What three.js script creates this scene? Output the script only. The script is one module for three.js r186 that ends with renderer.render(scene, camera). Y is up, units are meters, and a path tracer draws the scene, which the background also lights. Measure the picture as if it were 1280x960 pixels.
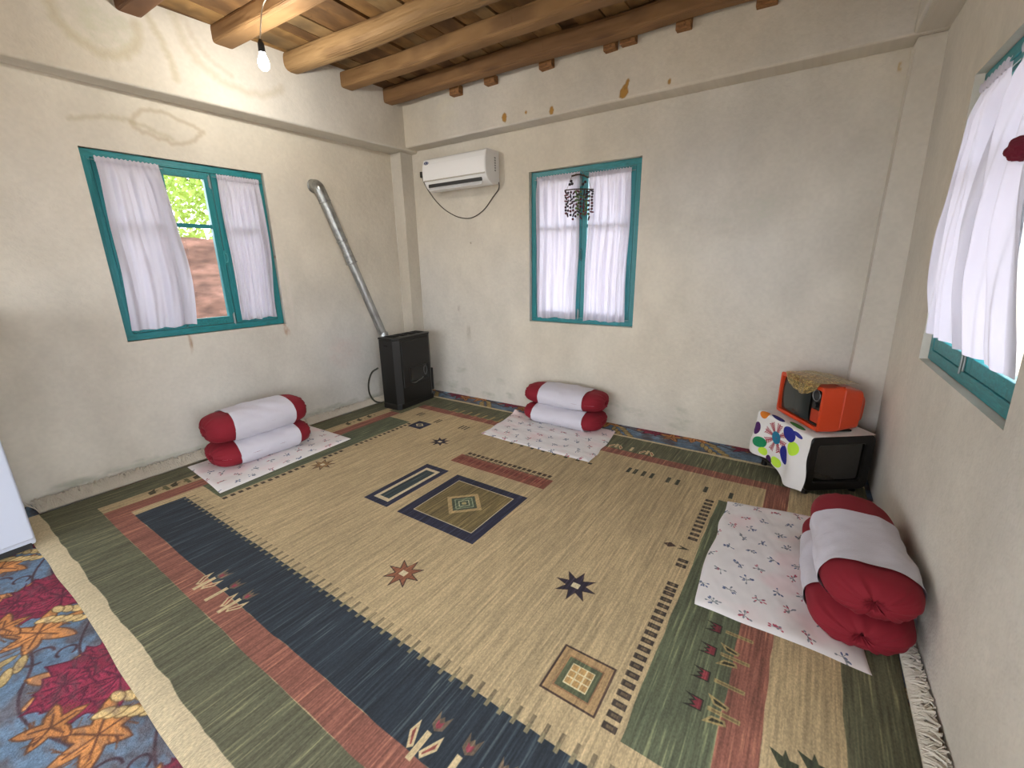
import * as THREE from 'three';
import { RoundedBoxGeometry } from 'three/addons/geometries/RoundedBoxGeometry.js';
import { mergeGeometries, mergeVertices } from 'three/addons/utils/BufferGeometryUtils.js';

// ---------------------------------------------------------------- camera, sky, exposure
const scene = new THREE.Scene();
const camera = new THREE.PerspectiveCamera(83.347, 1280 / 960, 0.05, 200);
camera.position.set(3.9382, 1.4916, 3.8263);
camera.rotation.order = 'YXZ';
camera.rotation.set(-0.2703, 0.5809, -0.016);
scene.add(camera);

const SKY = new THREE.Color().setRGB(0.93, 0.98, 1.06);          // even, overcast daylight
scene.background = SKY;
scene.backgroundIntensity = 5.4;

const renderer = new THREE.WebGLRenderer({ antialias: true });
renderer.toneMapping = THREE.LinearToneMapping;
renderer.toneMappingExposure = 1.62;
renderer.shadowMap.enabled = true;

const BULB_AT = [0.824, 2.795, 1.963], BULB_POWER = 1.5;

// ---------------------------------------------------------------- helpers
const PI = Math.PI;
function rng(seed) { let a = seed | 0; return () => { a = (a + 0x6d2b79f5) | 0; let t = Math.imul(a ^ (a >>> 15), 1 | a); t = (t + Math.imul(t ^ (t >>> 7), 61 | t)) ^ t; return ((t ^ (t >>> 14)) >>> 0) / 4294967296; }; }
const lerp = (a, b, t) => a + (b - a) * t, clamp = (v, a, b) => Math.min(b, Math.max(a, v));
const smooth = (a, b, v) => { const t = clamp((v - a) / (b - a), 0, 1); return t * t * (3 - 2 * t); };
// periodic value noise on a lattice of n cells
function lattice(n, seed) { const r = rng(seed), g = new Float32Array(n * n); for (let i = 0; i < n * n; i++) g[i] = r(); 
  return (x, y) => { const xi = Math.floor(x), yi = Math.floor(y), fx = x - xi, fy = y - yi, u = fx * fx * (3 - 2 * fx), v = fy * fy * (3 - 2 * fy);
    const a = ((xi % n) + n) % n, b = (a + 1) % n, c = ((yi % n) + n) % n, d = (c + 1) % n;
    return lerp(lerp(g[c * n + a], g[c * n + b], u), lerp(g[d * n + a], g[d * n + b], u), v); }; }
const NZ = [lattice(64, 11), lattice(64, 23), lattice(64, 37), lattice(64, 51)];
const fbm = (x, y, o = 4, k = 0) => { let s = 0, a = 0.5, f = 1, t = 0; for (let i = 0; i < o; i++) { s += a * NZ[(i + k) & 3](x * f + i * 7.3, y * f + i * 3.1); t += a; a *= 0.5; f *= 2; } return s / t; };
const taken = new Map();
function numbered(name) { const n = taken.get(name) ?? 0; taken.set(name, n + 1); return n ? name + '_' + String(n).padStart(3, '0') : name; }
function mesh(name, geo, mat, parent) { const m = new THREE.Mesh(geo, mat); m.name = parent ? name : numbered(name); m.castShadow = m.receiveShadow = true; (parent ?? scene).add(m); return m; }
function thing(name, label, category, pos = [0, 0, 0], turn = 0, group) { const g = new THREE.Group(); g.name = numbered(name); g.position.set(...pos); g.rotation.y = turn; g.userData = { label, category }; if (group) g.userData.group = group; scene.add(g); return g; }
function tag(o, label, category, group) { o.userData = { label, category }; if (group) o.userData.group = group; return o; }
function structure(o, label, category) { o.userData = { kind: 'structure', label, category }; return o; }
function canvas(w, h) { const c = document.createElement('canvas'); c.width = w; c.height = h; return c; }
function colorTex(c, wrap) { const t = new THREE.CanvasTexture(c); t.colorSpace = THREE.SRGBColorSpace; t.magFilter = THREE.LinearFilter; if (wrap) t.wrapS = t.wrapT = THREE.RepeatWrapping; return t; }
function grayTex(n, fn, wrap = true) { const d = new Uint8Array(n * n * 4); for (let y = 0; y < n; y++) for (let x = 0; x < n; x++) { const v = clamp(fn(x, y), 0, 1) * 255, i = (y * n + x) * 4; d[i] = d[i + 1] = d[i + 2] = v; d[i + 3] = 255; } const t = new THREE.DataTexture(d, n, n); t.magFilter = THREE.LinearFilter; t.minFilter = THREE.LinearFilter; if (wrap) t.wrapS = t.wrapT = THREE.RepeatWrapping; t.needsUpdate = true; return t; }
function eachPixel(c, fn) { const x = c.getContext('2d'), im = x.getImageData(0, 0, c.width, c.height), d = im.data; for (let j = 0; j < c.height; j++) for (let i = 0; i < c.width; i++) { const k = (j * c.width + i) * 4; fn(d, k, i, j); } x.putImageData(im, 0, 0); }
const std = (o) => new THREE.MeshStandardMaterial(o), phys = (o) => new THREE.MeshPhysicalMaterial(o);
const box = (w, h, d, x = 0, y = 0, z = 0, r = 0.003) => { const g = new RoundedBoxGeometry(w, h, d, 2, Math.min(r, w / 2.01, h / 2.01, d / 2.01)); g.translate(x, y, z); return g; };
function merge(list) { return mergeGeometries(list.map((g) => (g.index ? g.toNonIndexed() : g)).map((g) => { for (const k of Object.keys(g.attributes)) if (!['position', 'normal', 'uv'].includes(k)) g.deleteAttribute(k); return g; })); }
// grid surface from fn(u, v) -> [x, y, z]
function surface(nu, nv, fn, closeU = false, uvFn) { const p = [], uv = [], idx = []; for (let j = 0; j <= nv; j++) for (let i = 0; i <= nu; i++) { const u = i / nu, v = j / nv; p.push(...fn(u, v)); uv.push(...(uvFn ? uvFn(u, v) : [u, v])); }
  for (let j = 0; j < nv; j++) for (let i = 0; i < nu; i++) { const a = j * (nu + 1) + i, b = a + 1, c = a + nu + 1, d = c + 1; idx.push(a, b, d, a, d, c); }
  const g = new THREE.BufferGeometry(); g.setAttribute('position', new THREE.Float32BufferAttribute(p, 3)); g.setAttribute('uv', new THREE.Float32BufferAttribute(uv, 2)); g.setIndex(idx);
  g.computeVertexNormals();
  if (closeU) { const n = g.attributes.normal; for (let j = 0; j <= nv; j++) { const a = j * (nu + 1), b = a + nu; const v = new THREE.Vector3().fromBufferAttribute(n, a).add(new THREE.Vector3().fromBufferAttribute(n, b)).normalize(); n.setXYZ(a, v.x, v.y, v.z); n.setXYZ(b, v.x, v.y, v.z); } }
  return g; }
const V = (x, y, z) => new THREE.Vector3(x, y, z);
const tube = (pts, r, seg = 40, rad = 8) => new THREE.TubeGeometry(new THREE.CatmullRomCurve3(pts.map((q) => V(...q))), seg, r, rad);
const cyl = (r1, r2, h, x, y, z, n = 20) => { const g = new THREE.CylinderGeometry(r1, r2, h, n); g.translate(x, y, z); return g; };
function bar(a, b, r, n = 12) { const A = V(...a), B = V(...b), d = B.clone().sub(A), g = new THREE.CylinderGeometry(r, r, d.length(), n); g.applyQuaternion(new THREE.Quaternion().setFromUnitVectors(V(0, 1, 0), d.normalize())); g.translate((a[0] + b[0]) / 2, (a[1] + b[1]) / 2, (a[2] + b[2]) / 2); return g; }

// ---------------------------------------------------------------- dimensions of the room
const LW = -0.0509, LEFT_TURN = -(PI / 2 + 0.0509), LEAN = 0.03, W = 4.52, NEAR = 6.3, TOP = 3.3, TH = 0.34;
const leftX = (z) => LW * z, rightX = (y) => W - LEAN * y;

// ---------------------------------------------------------------- plaster
const P8 = lattice(8, 61), P16 = lattice(16, 67);
const plasterBump = grayTex(1024, (x, y) => { const u = x / 1024 * 64, v = y / 1024 * 64; return 0.55 * P8(u / 8, v / 8) + 0.22 * P16(u / 4, v / 4) + 0.15 * NZ[2](u, v) + 0.08 * NZ[3](u * 4, v * 4); });
plasterBump.repeat.set(0.5, 0.5);
function plasterMat(w, h, seed, marks, base = [209, 203, 191], ox = 0, oy = 0) {
  const k = Math.min(150, 1000 / Math.max(w, h)), c = canvas(Math.round(w * k), Math.round(h * k)), g = c.getContext('2d');
  g.fillStyle = `rgb(${base})`; g.fillRect(0, 0, c.width, c.height);
  eachPixel(c, (d, i, px, py) => { const X = px / k, Y = py / k;
    const a = fbm(X * 1.1 + seed, Y * 1.1, 4) - 0.5, b = fbm(X * 5 + seed * 2, Y * 3.2, 4, 1) - 0.5, f = NZ[2](X * 60, Y * 60) - 0.5, e = fbm(X * 0.7 + 9 + seed, Y * 0.7 + 4, 2, 2) - 0.5;
    const m = 1 + a * 0.10 + b * 0.09 + f * 0.03;
    d[i] = clamp(d[i] * m + e * 8, 0, 255); d[i + 1] = clamp(d[i + 1] * m, 0, 255); d[i + 2] = clamp(d[i + 2] * m - e * 16, 0, 255); });
  g.save(); g.scale(k, k); g.translate(-ox, 0); marks?.(g, (y) => h + oy - y); g.restore();   // marks are drawn in metres
  const t = colorTex(c); t.wrapS = t.wrapT = THREE.RepeatWrapping; t.repeat.set(1 / w, 1 / h); t.offset.set(-ox / w, -oy / h);
  return std({ map: t, bumpMap: plasterBump, bumpScale: 0.009, roughness: 0.93 });
}
function stain(g, x, y, rx, ry, col, a, seed, turn = 0) { const r = rng(seed); g.save(); g.translate(x, y); g.rotate(turn); for (let k = 0; k < 26; k++) { g.fillStyle = `rgba(${col},${a})`; g.beginPath(); const px = (r() - 0.5) * rx * 1.5, py = (r() - 0.5) * ry * 1.5, s = 0.12 + 0.35 * r(); for (let j = 0; j <= 14; j++) { const q = j / 14 * PI * 2, w = s * (0.7 + 0.6 * r()); g.lineTo(px + Math.cos(q) * rx * w, py + Math.sin(q) * ry * w); } g.fill(); } g.restore(); }
function ring(g, pts0, width, col) { const r = rng(Math.round(pts0[0][0] * 1000)), pts = new THREE.SplineCurve(pts0.map((q) => new THREE.Vector2(...q))).getPoints(60).map((q) => [q.x + (r() - 0.5) * 0.02, q.y + (r() - 0.5) * 0.02]); for (let k = 0; k < 4; k++) ring1(g, pts, width * (0.5 + k), col); }
function ring1(g, pts, width, col) { g.strokeStyle = col; g.lineWidth = width; g.lineCap = g.lineJoin = 'round'; g.beginPath(); pts.forEach((q, i) => (i ? g.lineTo(...q) : g.moveTo(...q))); g.stroke(); }
function wallGeo(s0, s1, y0, y1, holes, th = TH) {
  const sh = new THREE.Shape([[s0, y0], [s1, y0], [s1, y1], [s0, y1]].map((q) => new THREE.Vector2(...q)));
  for (const [a, b, c, d] of holes) sh.holes.push(new THREE.Path([[a, c], [a, d], [b, d], [b, c]].map((q) => new THREE.Vector2(...q))));
  return new THREE.ExtrudeGeometry(sh, { depth: th, bevelEnabled: false });
}

// ---------------------------------------------------------------- room shell
// openings: along the wall in metres, then sill and head heights
const W1 = { a: 1.575, b: 2.745, y0: 0.985, y1: 2.285 }, W2 = { a: 1.655, b: 2.728, y0: 0.925, y1: 2.328 }, W3 = { a: 0.925, b: 2.07, y0: 1.005, y1: 2.25 };
{
  const marksL = (g, Y) => {
    ring(g, [[1.98, Y(2.52)], [2.16, Y(2.40)], [2.42, Y(2.47)], [2.30, Y(2.60)], [1.98, Y(2.52)]], 0.010, 'rgba(150,136,104,0.10)');
    ring(g, [[2.2, Y(2.43)], [2.5, Y(2.5)], [2.75, Y(2.44)]], 0.010, 'rgba(150,136,104,0.08)');
    stain(g, 2.36, Y(0.93), 0.012, 0.09, '140,96,62', 0.12, 3); stain(g, 1.58, Y(0.95), 0.03, 0.07, '140,96,62', 0.10, 4); stain(g, 1.50, Y(1.3), 0.03, 0.3, '222,216,206', 0.10, 9);
    stain(g, 1.0, Y(0.6), 0.25, 0.2, '160,150,130', 0.018, 14); stain(g, 2.0, Y(0.04), 1.2, 0.03, '170,168,150', 0.05, 15);
    for (let k = 0; k < 40; k++) { const r = rng(400 + k); stain(g, r() * 3.4, Y(0.02 + 0.05 * r()), 0.10, 0.03, '156,150,128', 0.06, 500 + k); }
  };
  const wl = mesh('wall_left', wallGeo(-0.4, NEAR + 0.2, -0.05, TOP + 0.1, [[W1.a, W1.b, W1.y0, W1.y1], [4.5, 5.9, 0.9, 2.3]]), plasterMat(7, 3.5, 1, marksL, undefined, -0.4, -0.05)); wl.rotation.y = LEFT_TURN;
  structure(wl, 'beige plastered wall behind the stove pipe, with the three-light teal window', 'wall');
  const marksB = (g, Y) => {
    const r = rng(77); for (let k = 0; k < 34; k++) stain(g, -(0.3 + r() * 3.6), Y(0.04 + 0.35 * r() * r()), 0.05 + 0.05 * r(), 0.04, '150,142,124', 0.05, 600 + k);
    stain(g, -0.85, Y(0.75), 0.03, 0.09, '140,132,112', 0.10, 32); stain(g, -0.72, Y(1.02), 0.02, 0.04, '140,132,112', 0.08, 33); stain(g, -0.93, Y(1.72), 0.012, 0.012, '120,104,84', 0.2, 34);
    stain(g, -3.3, Y(1.8), 0.5, 0.15, '196,180,150', 0.03, 35); stain(g, -4.27, Y(2.61), 0.01, 0.03, '168,120,50', 0.15, 36); stain(g, -1.35, Y(1.2), 0.22, 0.45, '216,208,192', 0.03, 38);
  };
  const wb = mesh('wall_back', wallGeo(-W - 0.4, 0.4, -0.05, TOP + 0.1, [[-W2.b, -W2.a, W2.y0, W2.y1]]), plasterMat(5.4, 3.5, 5, marksB, undefined, -W - 0.4, -0.05)); wb.rotation.y = PI;
  structure(wb, 'beige plastered wall with the air conditioner and the two-light teal window', 'wall');
  const wr = mesh('wall_right', wallGeo(-NEAR - 0.2, 0.2, -0.05, TOP + 0.15, [[-W3.b, -W3.a, W3.y0, W3.y1], [-5.9, -4.7, 0.9, 2.35], [-4.25, -2.95, 0, 2.15]]), plasterMat(6.8, 3.6, 9, null, undefined, -NEAR - 0.2, -0.05));
  wr.rotation.order = 'ZYX'; wr.rotation.set(0, PI / 2, LEAN); wr.position.x = W;
  structure(wr, 'beige plastered wall beside the television, with the curtained teal window', 'wall');
  const wn = mesh('wall_near', wallGeo(-0.8, W + 0.5, -0.05, TOP + 0.1, [[2.3, 3.9, 0, 2.25], [0.0, 1.8, 0.75, 2.35]]), plasterMat(6, 3.5, 13, null, undefined, -0.8, -0.05)); wn.position.z = NEAR;
  structure(wn, 'beige plastered wall with an open doorway and a window opening, opposite the air conditioner', 'wall');
}
// plaster ring beams and corner columns
function prism(corners, y0, y1, bevel = 0.018) { // plan polygon (x, z) raised from y0 to y1 with a softened edge
  const sh = new THREE.Shape(corners.map(([x, z]) => new THREE.Vector2(x, -z)));
  const g = new THREE.ExtrudeGeometry(sh, { depth: y1 - y0 - 2 * bevel, bevelEnabled: true, bevelThickness: bevel, bevelSize: bevel, bevelOffset: -bevel, bevelSegments: 3 });
  g.rotateX(-PI / 2); g.translate(0, y0 + bevel, 0);
  // uv in metres along the long direction
  const p = g.attributes.position, n = g.attributes.normal, uv = g.attributes.uv; for (let i = 0; i < p.count; i++) { const ax = Math.abs(n.getX(i)) > Math.abs(n.getZ(i)); uv.setXY(i, ax ? p.getZ(i) : p.getX(i), Math.abs(n.getY(i)) > 0.5 ? 3.26 : p.getY(i)); }
  return g;
}
{
  const YL = 2.675, YB = 2.70;
  const ml = (g, Y) => { // water marks on the left ring beam
    ring(g, [[2.75, Y(3.1)], [2.72, Y(2.92)], [2.55, Y(2.82)], [2.38, Y(2.9)], [2.34, Y(3.05)]], 0.02, 'rgba(146,130,92,0.07)');
    stain(g, 2.52, Y(2.98), 0.22, 0.14, '162,150,112', 0.028, 61);
    ring(g, [[2.12, Y(3.2)], [2.05, Y(2.98)], [1.86, Y(2.85)], [1.6, Y(2.83)], [1.42, Y(2.92)]], 0.02, 'rgba(150,134,96,0.06)');
    ring(g, [[2.06, Y(3.2)], [1.98, Y(3.02)], [1.8, Y(2.9)]], 0.012, 'rgba(150,134,96,0.05)');
    ring(g, [[2.28, Y(3.14)], [2.2, Y(2.95)], [2.17, Y(2.78)]], 0.014, 'rgba(158,140,104,0.08)');
  };
  const tl = mesh('trim_1', prism([[leftX(0) - 0.1, -0.1], [0.235, -0.1], [0.225, 0.3], [-0.03, 3.4], [-0.20, NEAR + 0.1], [leftX(NEAR) - 0.1, NEAR + 0.1]], YL, TOP), plasterMat(6.6, 0.7, 21, ml, undefined, -0.1, 2.65));
  structure(tl, 'plastered ring beam above the three-light window, stained by damp', 'beam');
  const mb = (g, Y) => { const chip = (x, y, w, h, s, t = 0) => { const r = rng(s); g.save(); g.translate(x, Y(y)); g.rotate(t); g.beginPath(); for (let j = 0; j < 18; j++) { const q = j / 18 * PI * 2, m = 0.8 + 0.4 * r(); g.lineTo(Math.cos(q) * w * m, Math.sin(q) * h * m); } g.closePath(); g.fillStyle = 'rgb(176,132,66)'; g.fill(); g.lineWidth = 0.006; g.strokeStyle = 'rgb(150,112,62)'; g.stroke(); g.restore(); };
    chip(1.504, 2.772, 0.022, 0.035, 1); chip(1.732, 2.77, 0.008, 0.010, 2); chip(1.984, 2.735, 0.018, 0.03, 3); chip(2.612, 2.748, 0.028, 0.045, 4, 0.2); chip(2.632, 2.80, 0.010, 0.035, 5, 0.35); chip(2.95, 2.75, 0.008, 0.016, 6); stain(g, 0.7, Y(2.95), 0.3, 0.12, '214,204,182', 0.04, 71); };
  const tb = mesh('trim_2', prism([[-0.2, -0.1], [W + 0.1, -0.1], [W + 0.1, 0.19], [0.2, 0.165], [-0.2, 0.165]], YB, TOP), plasterMat(5.0, 0.7, 25, mb, undefined, -0.2, 2.65));
  structure(tb, 'plastered ring beam above the air conditioner with small ochre chips', 'beam');
  const tr = mesh('trim_3', prism([[4.29, -0.05], [4.28, 0.6], [4.27, NEAR + 0.1], [W + 0.1, NEAR + 0.1], [W + 0.1, -0.05]], YB + 0.005, TOP), plasterMat(6.6, 0.7, 29, null, undefined, -0.1, 2.65));
  structure(tr, 'plastered ring beam above the window near the television', 'beam');
  const c1 = mesh('trim_4', prism([[-0.1, -0.1], [0.150, -0.1], [0.150, 0.172], [-0.1, 0.172]], -0.04, 2.71, 0.014), plasterMat(1, 3, 31));
  structure(c1, 'plastered corner column beside the black stove', 'column');
  const c2 = mesh('trim_5', prism([[4.31, -0.1], [4.31, 0.15], [W + 0.1, 0.15], [W + 0.1, -0.1]], -0.04, 2.71, 0.03), plasterMat(1, 3, 33)); 
  structure(c2, 'plastered corner column behind the orange television', 'column');
}

// ---------------------------------------------------------------- ceiling: boards over hewn beams
function woodTex(w, h, seed, cols, streak) { const c = canvas(w, h); eachPixel(c, (d, i, x, y) => { const u = x / w, v = y / h; const warp = fbm(u * 4 + seed, v * 2, 3) * 1.2; const g = fbm(u * 3 + seed * 3, v * streak + warp * 3, 4, 1), f = fbm(u * 14 + seed, v * streak * 5, 3, 2), b = fbm(u * 5 + seed * 5, v * 4, 3, 3);
    let t = clamp((g - 0.5) * 1.7 + 0.5 + (f - 0.5) * 0.5, 0, 1), s = smooth(0.58, 0.8, b); for (let k = 0; k < 3; k++) d[i + k] = lerp(lerp(cols[0][k], cols[1][k], t), cols[2][k], s * 0.55); d[i + 3] = 255; }); const wt = colorTex(c, true); wt.wrapS = wt.wrapT = THREE.MirroredRepeatWrapping; return wt; }
const woodBump = grayTex(512, (x, y) => 0.6 * NZ[1](x / 512 * 8, y / 512 * 64) + 0.4 * NZ[2](x / 512 * 32, y / 512 * 64));
{
  const ceil = new THREE.Group(); ceil.name = 'ceiling'; ceil.userData = { kind: 'structure', label: 'ceiling of short wooden boards laid over hewn beams', category: 'ceiling' }; scene.add(ceil);
  mesh('deck', box(5.8, 0.16, NEAR + 1.0, 2.2, 3.37, NEAR / 2, 0.005), std({ color: 0x80664a, roughness: 1 }), ceil);
  const mats = []; const tones = [[[96, 68, 34], [150, 112, 62], [58, 38, 18]], [[110, 82, 46], [168, 130, 78], [74, 50, 26]], [[84, 58, 30], [134, 98, 56], [50, 33, 17]], [[104, 80, 50], [150, 122, 80], [70, 56, 36]]];
  tones.forEach((t, k) => { const m = woodTex(256, 128, 3 + k * 7, t, 7); const b = woodBump; mats.push(std({ map: m, bumpMap: b, bumpScale: 0.003, roughness: 0.8 })); });
  const geos = new Map(); const r = rng(91);
  const bays = [[0.02, 0.30], [0.30, 0.76], [0.76, 1.24], [1.24, 1.80], [1.80, 2.34], [2.34, 2.9], [2.9, 4.6], [4.6, NEAR]];
  bays.forEach(([z0, z1], bi) => { let x = -0.35; while (x < 4.75) { const w = bi > 5 ? 0.3 : 0.11 + 0.02 * Math.floor(r() * 5), gap = 0.006 + 0.008 * r(); const len = z1 - z0 + 0.06;
      const key = w.toFixed(2) + '_' + bi; if (!geos.has(key)) { const g = new THREE.BoxGeometry(w, 0.022, len); const uv = g.attributes.uv; for (let i = 0; i < uv.count; i++) { const p = g.attributes.position; uv.setXY(i, p.getZ(i) * 0.8, p.getX(i) * 0.8 + 0.5); } geos.set(key, g); }
      const m = mesh('board', geos.get(key), mats[Math.floor(r() * 4)], ceil); m.position.set(x + w / 2, 3.205 + r() * 0.016 + (r() < 0.06 ? 0.03 : 0), (z0 + z1) / 2 + (r() - 0.5) * 0.03); m.rotation.y = (r() - 0.5) * 0.03; m.rotation.z = (r() - 0.5) * 0.03; x += w + gap; } });
  // beams
  const beamMats = [[[134, 104, 66], [164, 132, 90], [96, 70, 43]], [[126, 94, 58], [156, 121, 79], [86, 60, 37]], [[114, 82, 51], [142, 107, 69], [75, 50, 31]], [[98, 66, 43], [122, 86, 58], [66, 42, 28]]].map((t, k) => std({ map: woodTex(1024, 256, 31 + k * 5, t, 6), bumpMap: woodBump, bumpScale: 0.004, roughness: 0.75 }));
  function beam(x0, z0, x1, z1, y, w, h, round, seed, mat, wob = 0.01) { const n = 60, m = 20; return surface(m, n, (u, v) => { const q = u * PI * 2 + PI / 4, c = Math.cos(q), s = Math.sin(q), e = round; const cx = Math.sign(c) * Math.pow(Math.abs(c), e), cy = Math.sign(s) * Math.pow(Math.abs(s), e); const X = lerp(x0, x1, v);
      const k = 1 + (fbm(X * 1.6 + seed, u * 3, 3) - 0.5) * wob * 14, dy = (fbm(X * 0.9 + seed * 2, 2.5, 2) - 0.5) * wob * 3, dz = (fbm(X * 0.9 + seed * 3, 6.5, 2) - 0.5) * wob * 4; return [X, y + h / 2 + dy + cy * h / 2 * k, lerp(z0, z1, v) + dz + cx * w / 2 * k]; }, true, (u, v) => [v * 2.2, u]); }
  const B = [ // x0 z0 x1 z1 bottom width height roundness
    [-0.15, 2.36, 4.6, 2.33, 3.095, 0.14, 0.12, 0.3, 3, 3, 0.006, 'dark squared ceiling beam over the damp-stained ring beam'],
    [-0.15, 1.82, 4.6, 1.80, 3.09, 0.14, 0.12, 0.3, 5, 1, 0.006, 'squared ceiling beam that the bare bulb hangs from'],
    [-0.15, 1.33, 4.6, 1.04, 3.07, 0.15, 0.15, 0.7, 8, 0, 0.016, 'round crooked log beam next to the bulb beam'],
    [-0.15, 0.82, 4.6, 0.67, 3.075, 0.125, 0.13, 0.34, 13, 1, 0.010, 'light brown hewn ceiling beam between the crooked log and the wall-side beam'],
    [-0.15, 0.36, 4.6, 0.265, 3.065, 0.115, 0.135, 0.34, 19, 2, 0.010, 'reddish-brown hewn ceiling beam closest to the air conditioner wall'],
    [-0.15, 2.9, 4.6, 2.88, 3.10, 0.15, 0.12, 0.35, 23, 3, 0.008, 'squared ceiling beam past the dark beam, away from the bulb']];
  for (const [x0, z0, x1, z1, y, w, h, rd, s, mt, wb, lb] of B) { const o = mesh('ceiling_beam', beam(x0, z0, x1, z1, y, w, h, rd, s, 0, wb), beamMats[mt]); tag(o, lb, 'beam'); }
  // stub blocks under the wall-side beam
  const rb = rng(5), bm = std({ map: woodTex(128, 128, 77, [[120, 82, 48], [160, 116, 72], [80, 52, 30]], 8), roughness: 0.8 });
  [[0.98, 'small wooden block end under the wall-side beam, right above the air conditioner'], [1.385, 'small wooden block end under the wall-side beam, between air conditioner and window'], [1.95, 'single wooden block end under the wall-side beam, above the two-light window'], [2.50, null], [2.64, null], [3.03, 'wooden block end under the wall-side beam, next after the touching pair toward the television'], [3.53, 'wooden block end under the wall-side beam, closest to the television corner']].forEach(([x, lb]) => { const o = mesh('wood_block', box(0.09 + rb() * 0.04, 0.06 + rb() * 0.02, 0.09, 0, 0, 0, 0.006), bm); o.position.set(x, 3.075, 0.188); o.rotation.z = (rb() - 0.5) * 0.1; tag(o, lb ?? 'one of two wooden block ends side by side under the wall-side beam', 'block', 'block ends under the wall-side beam'); });
}

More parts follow.
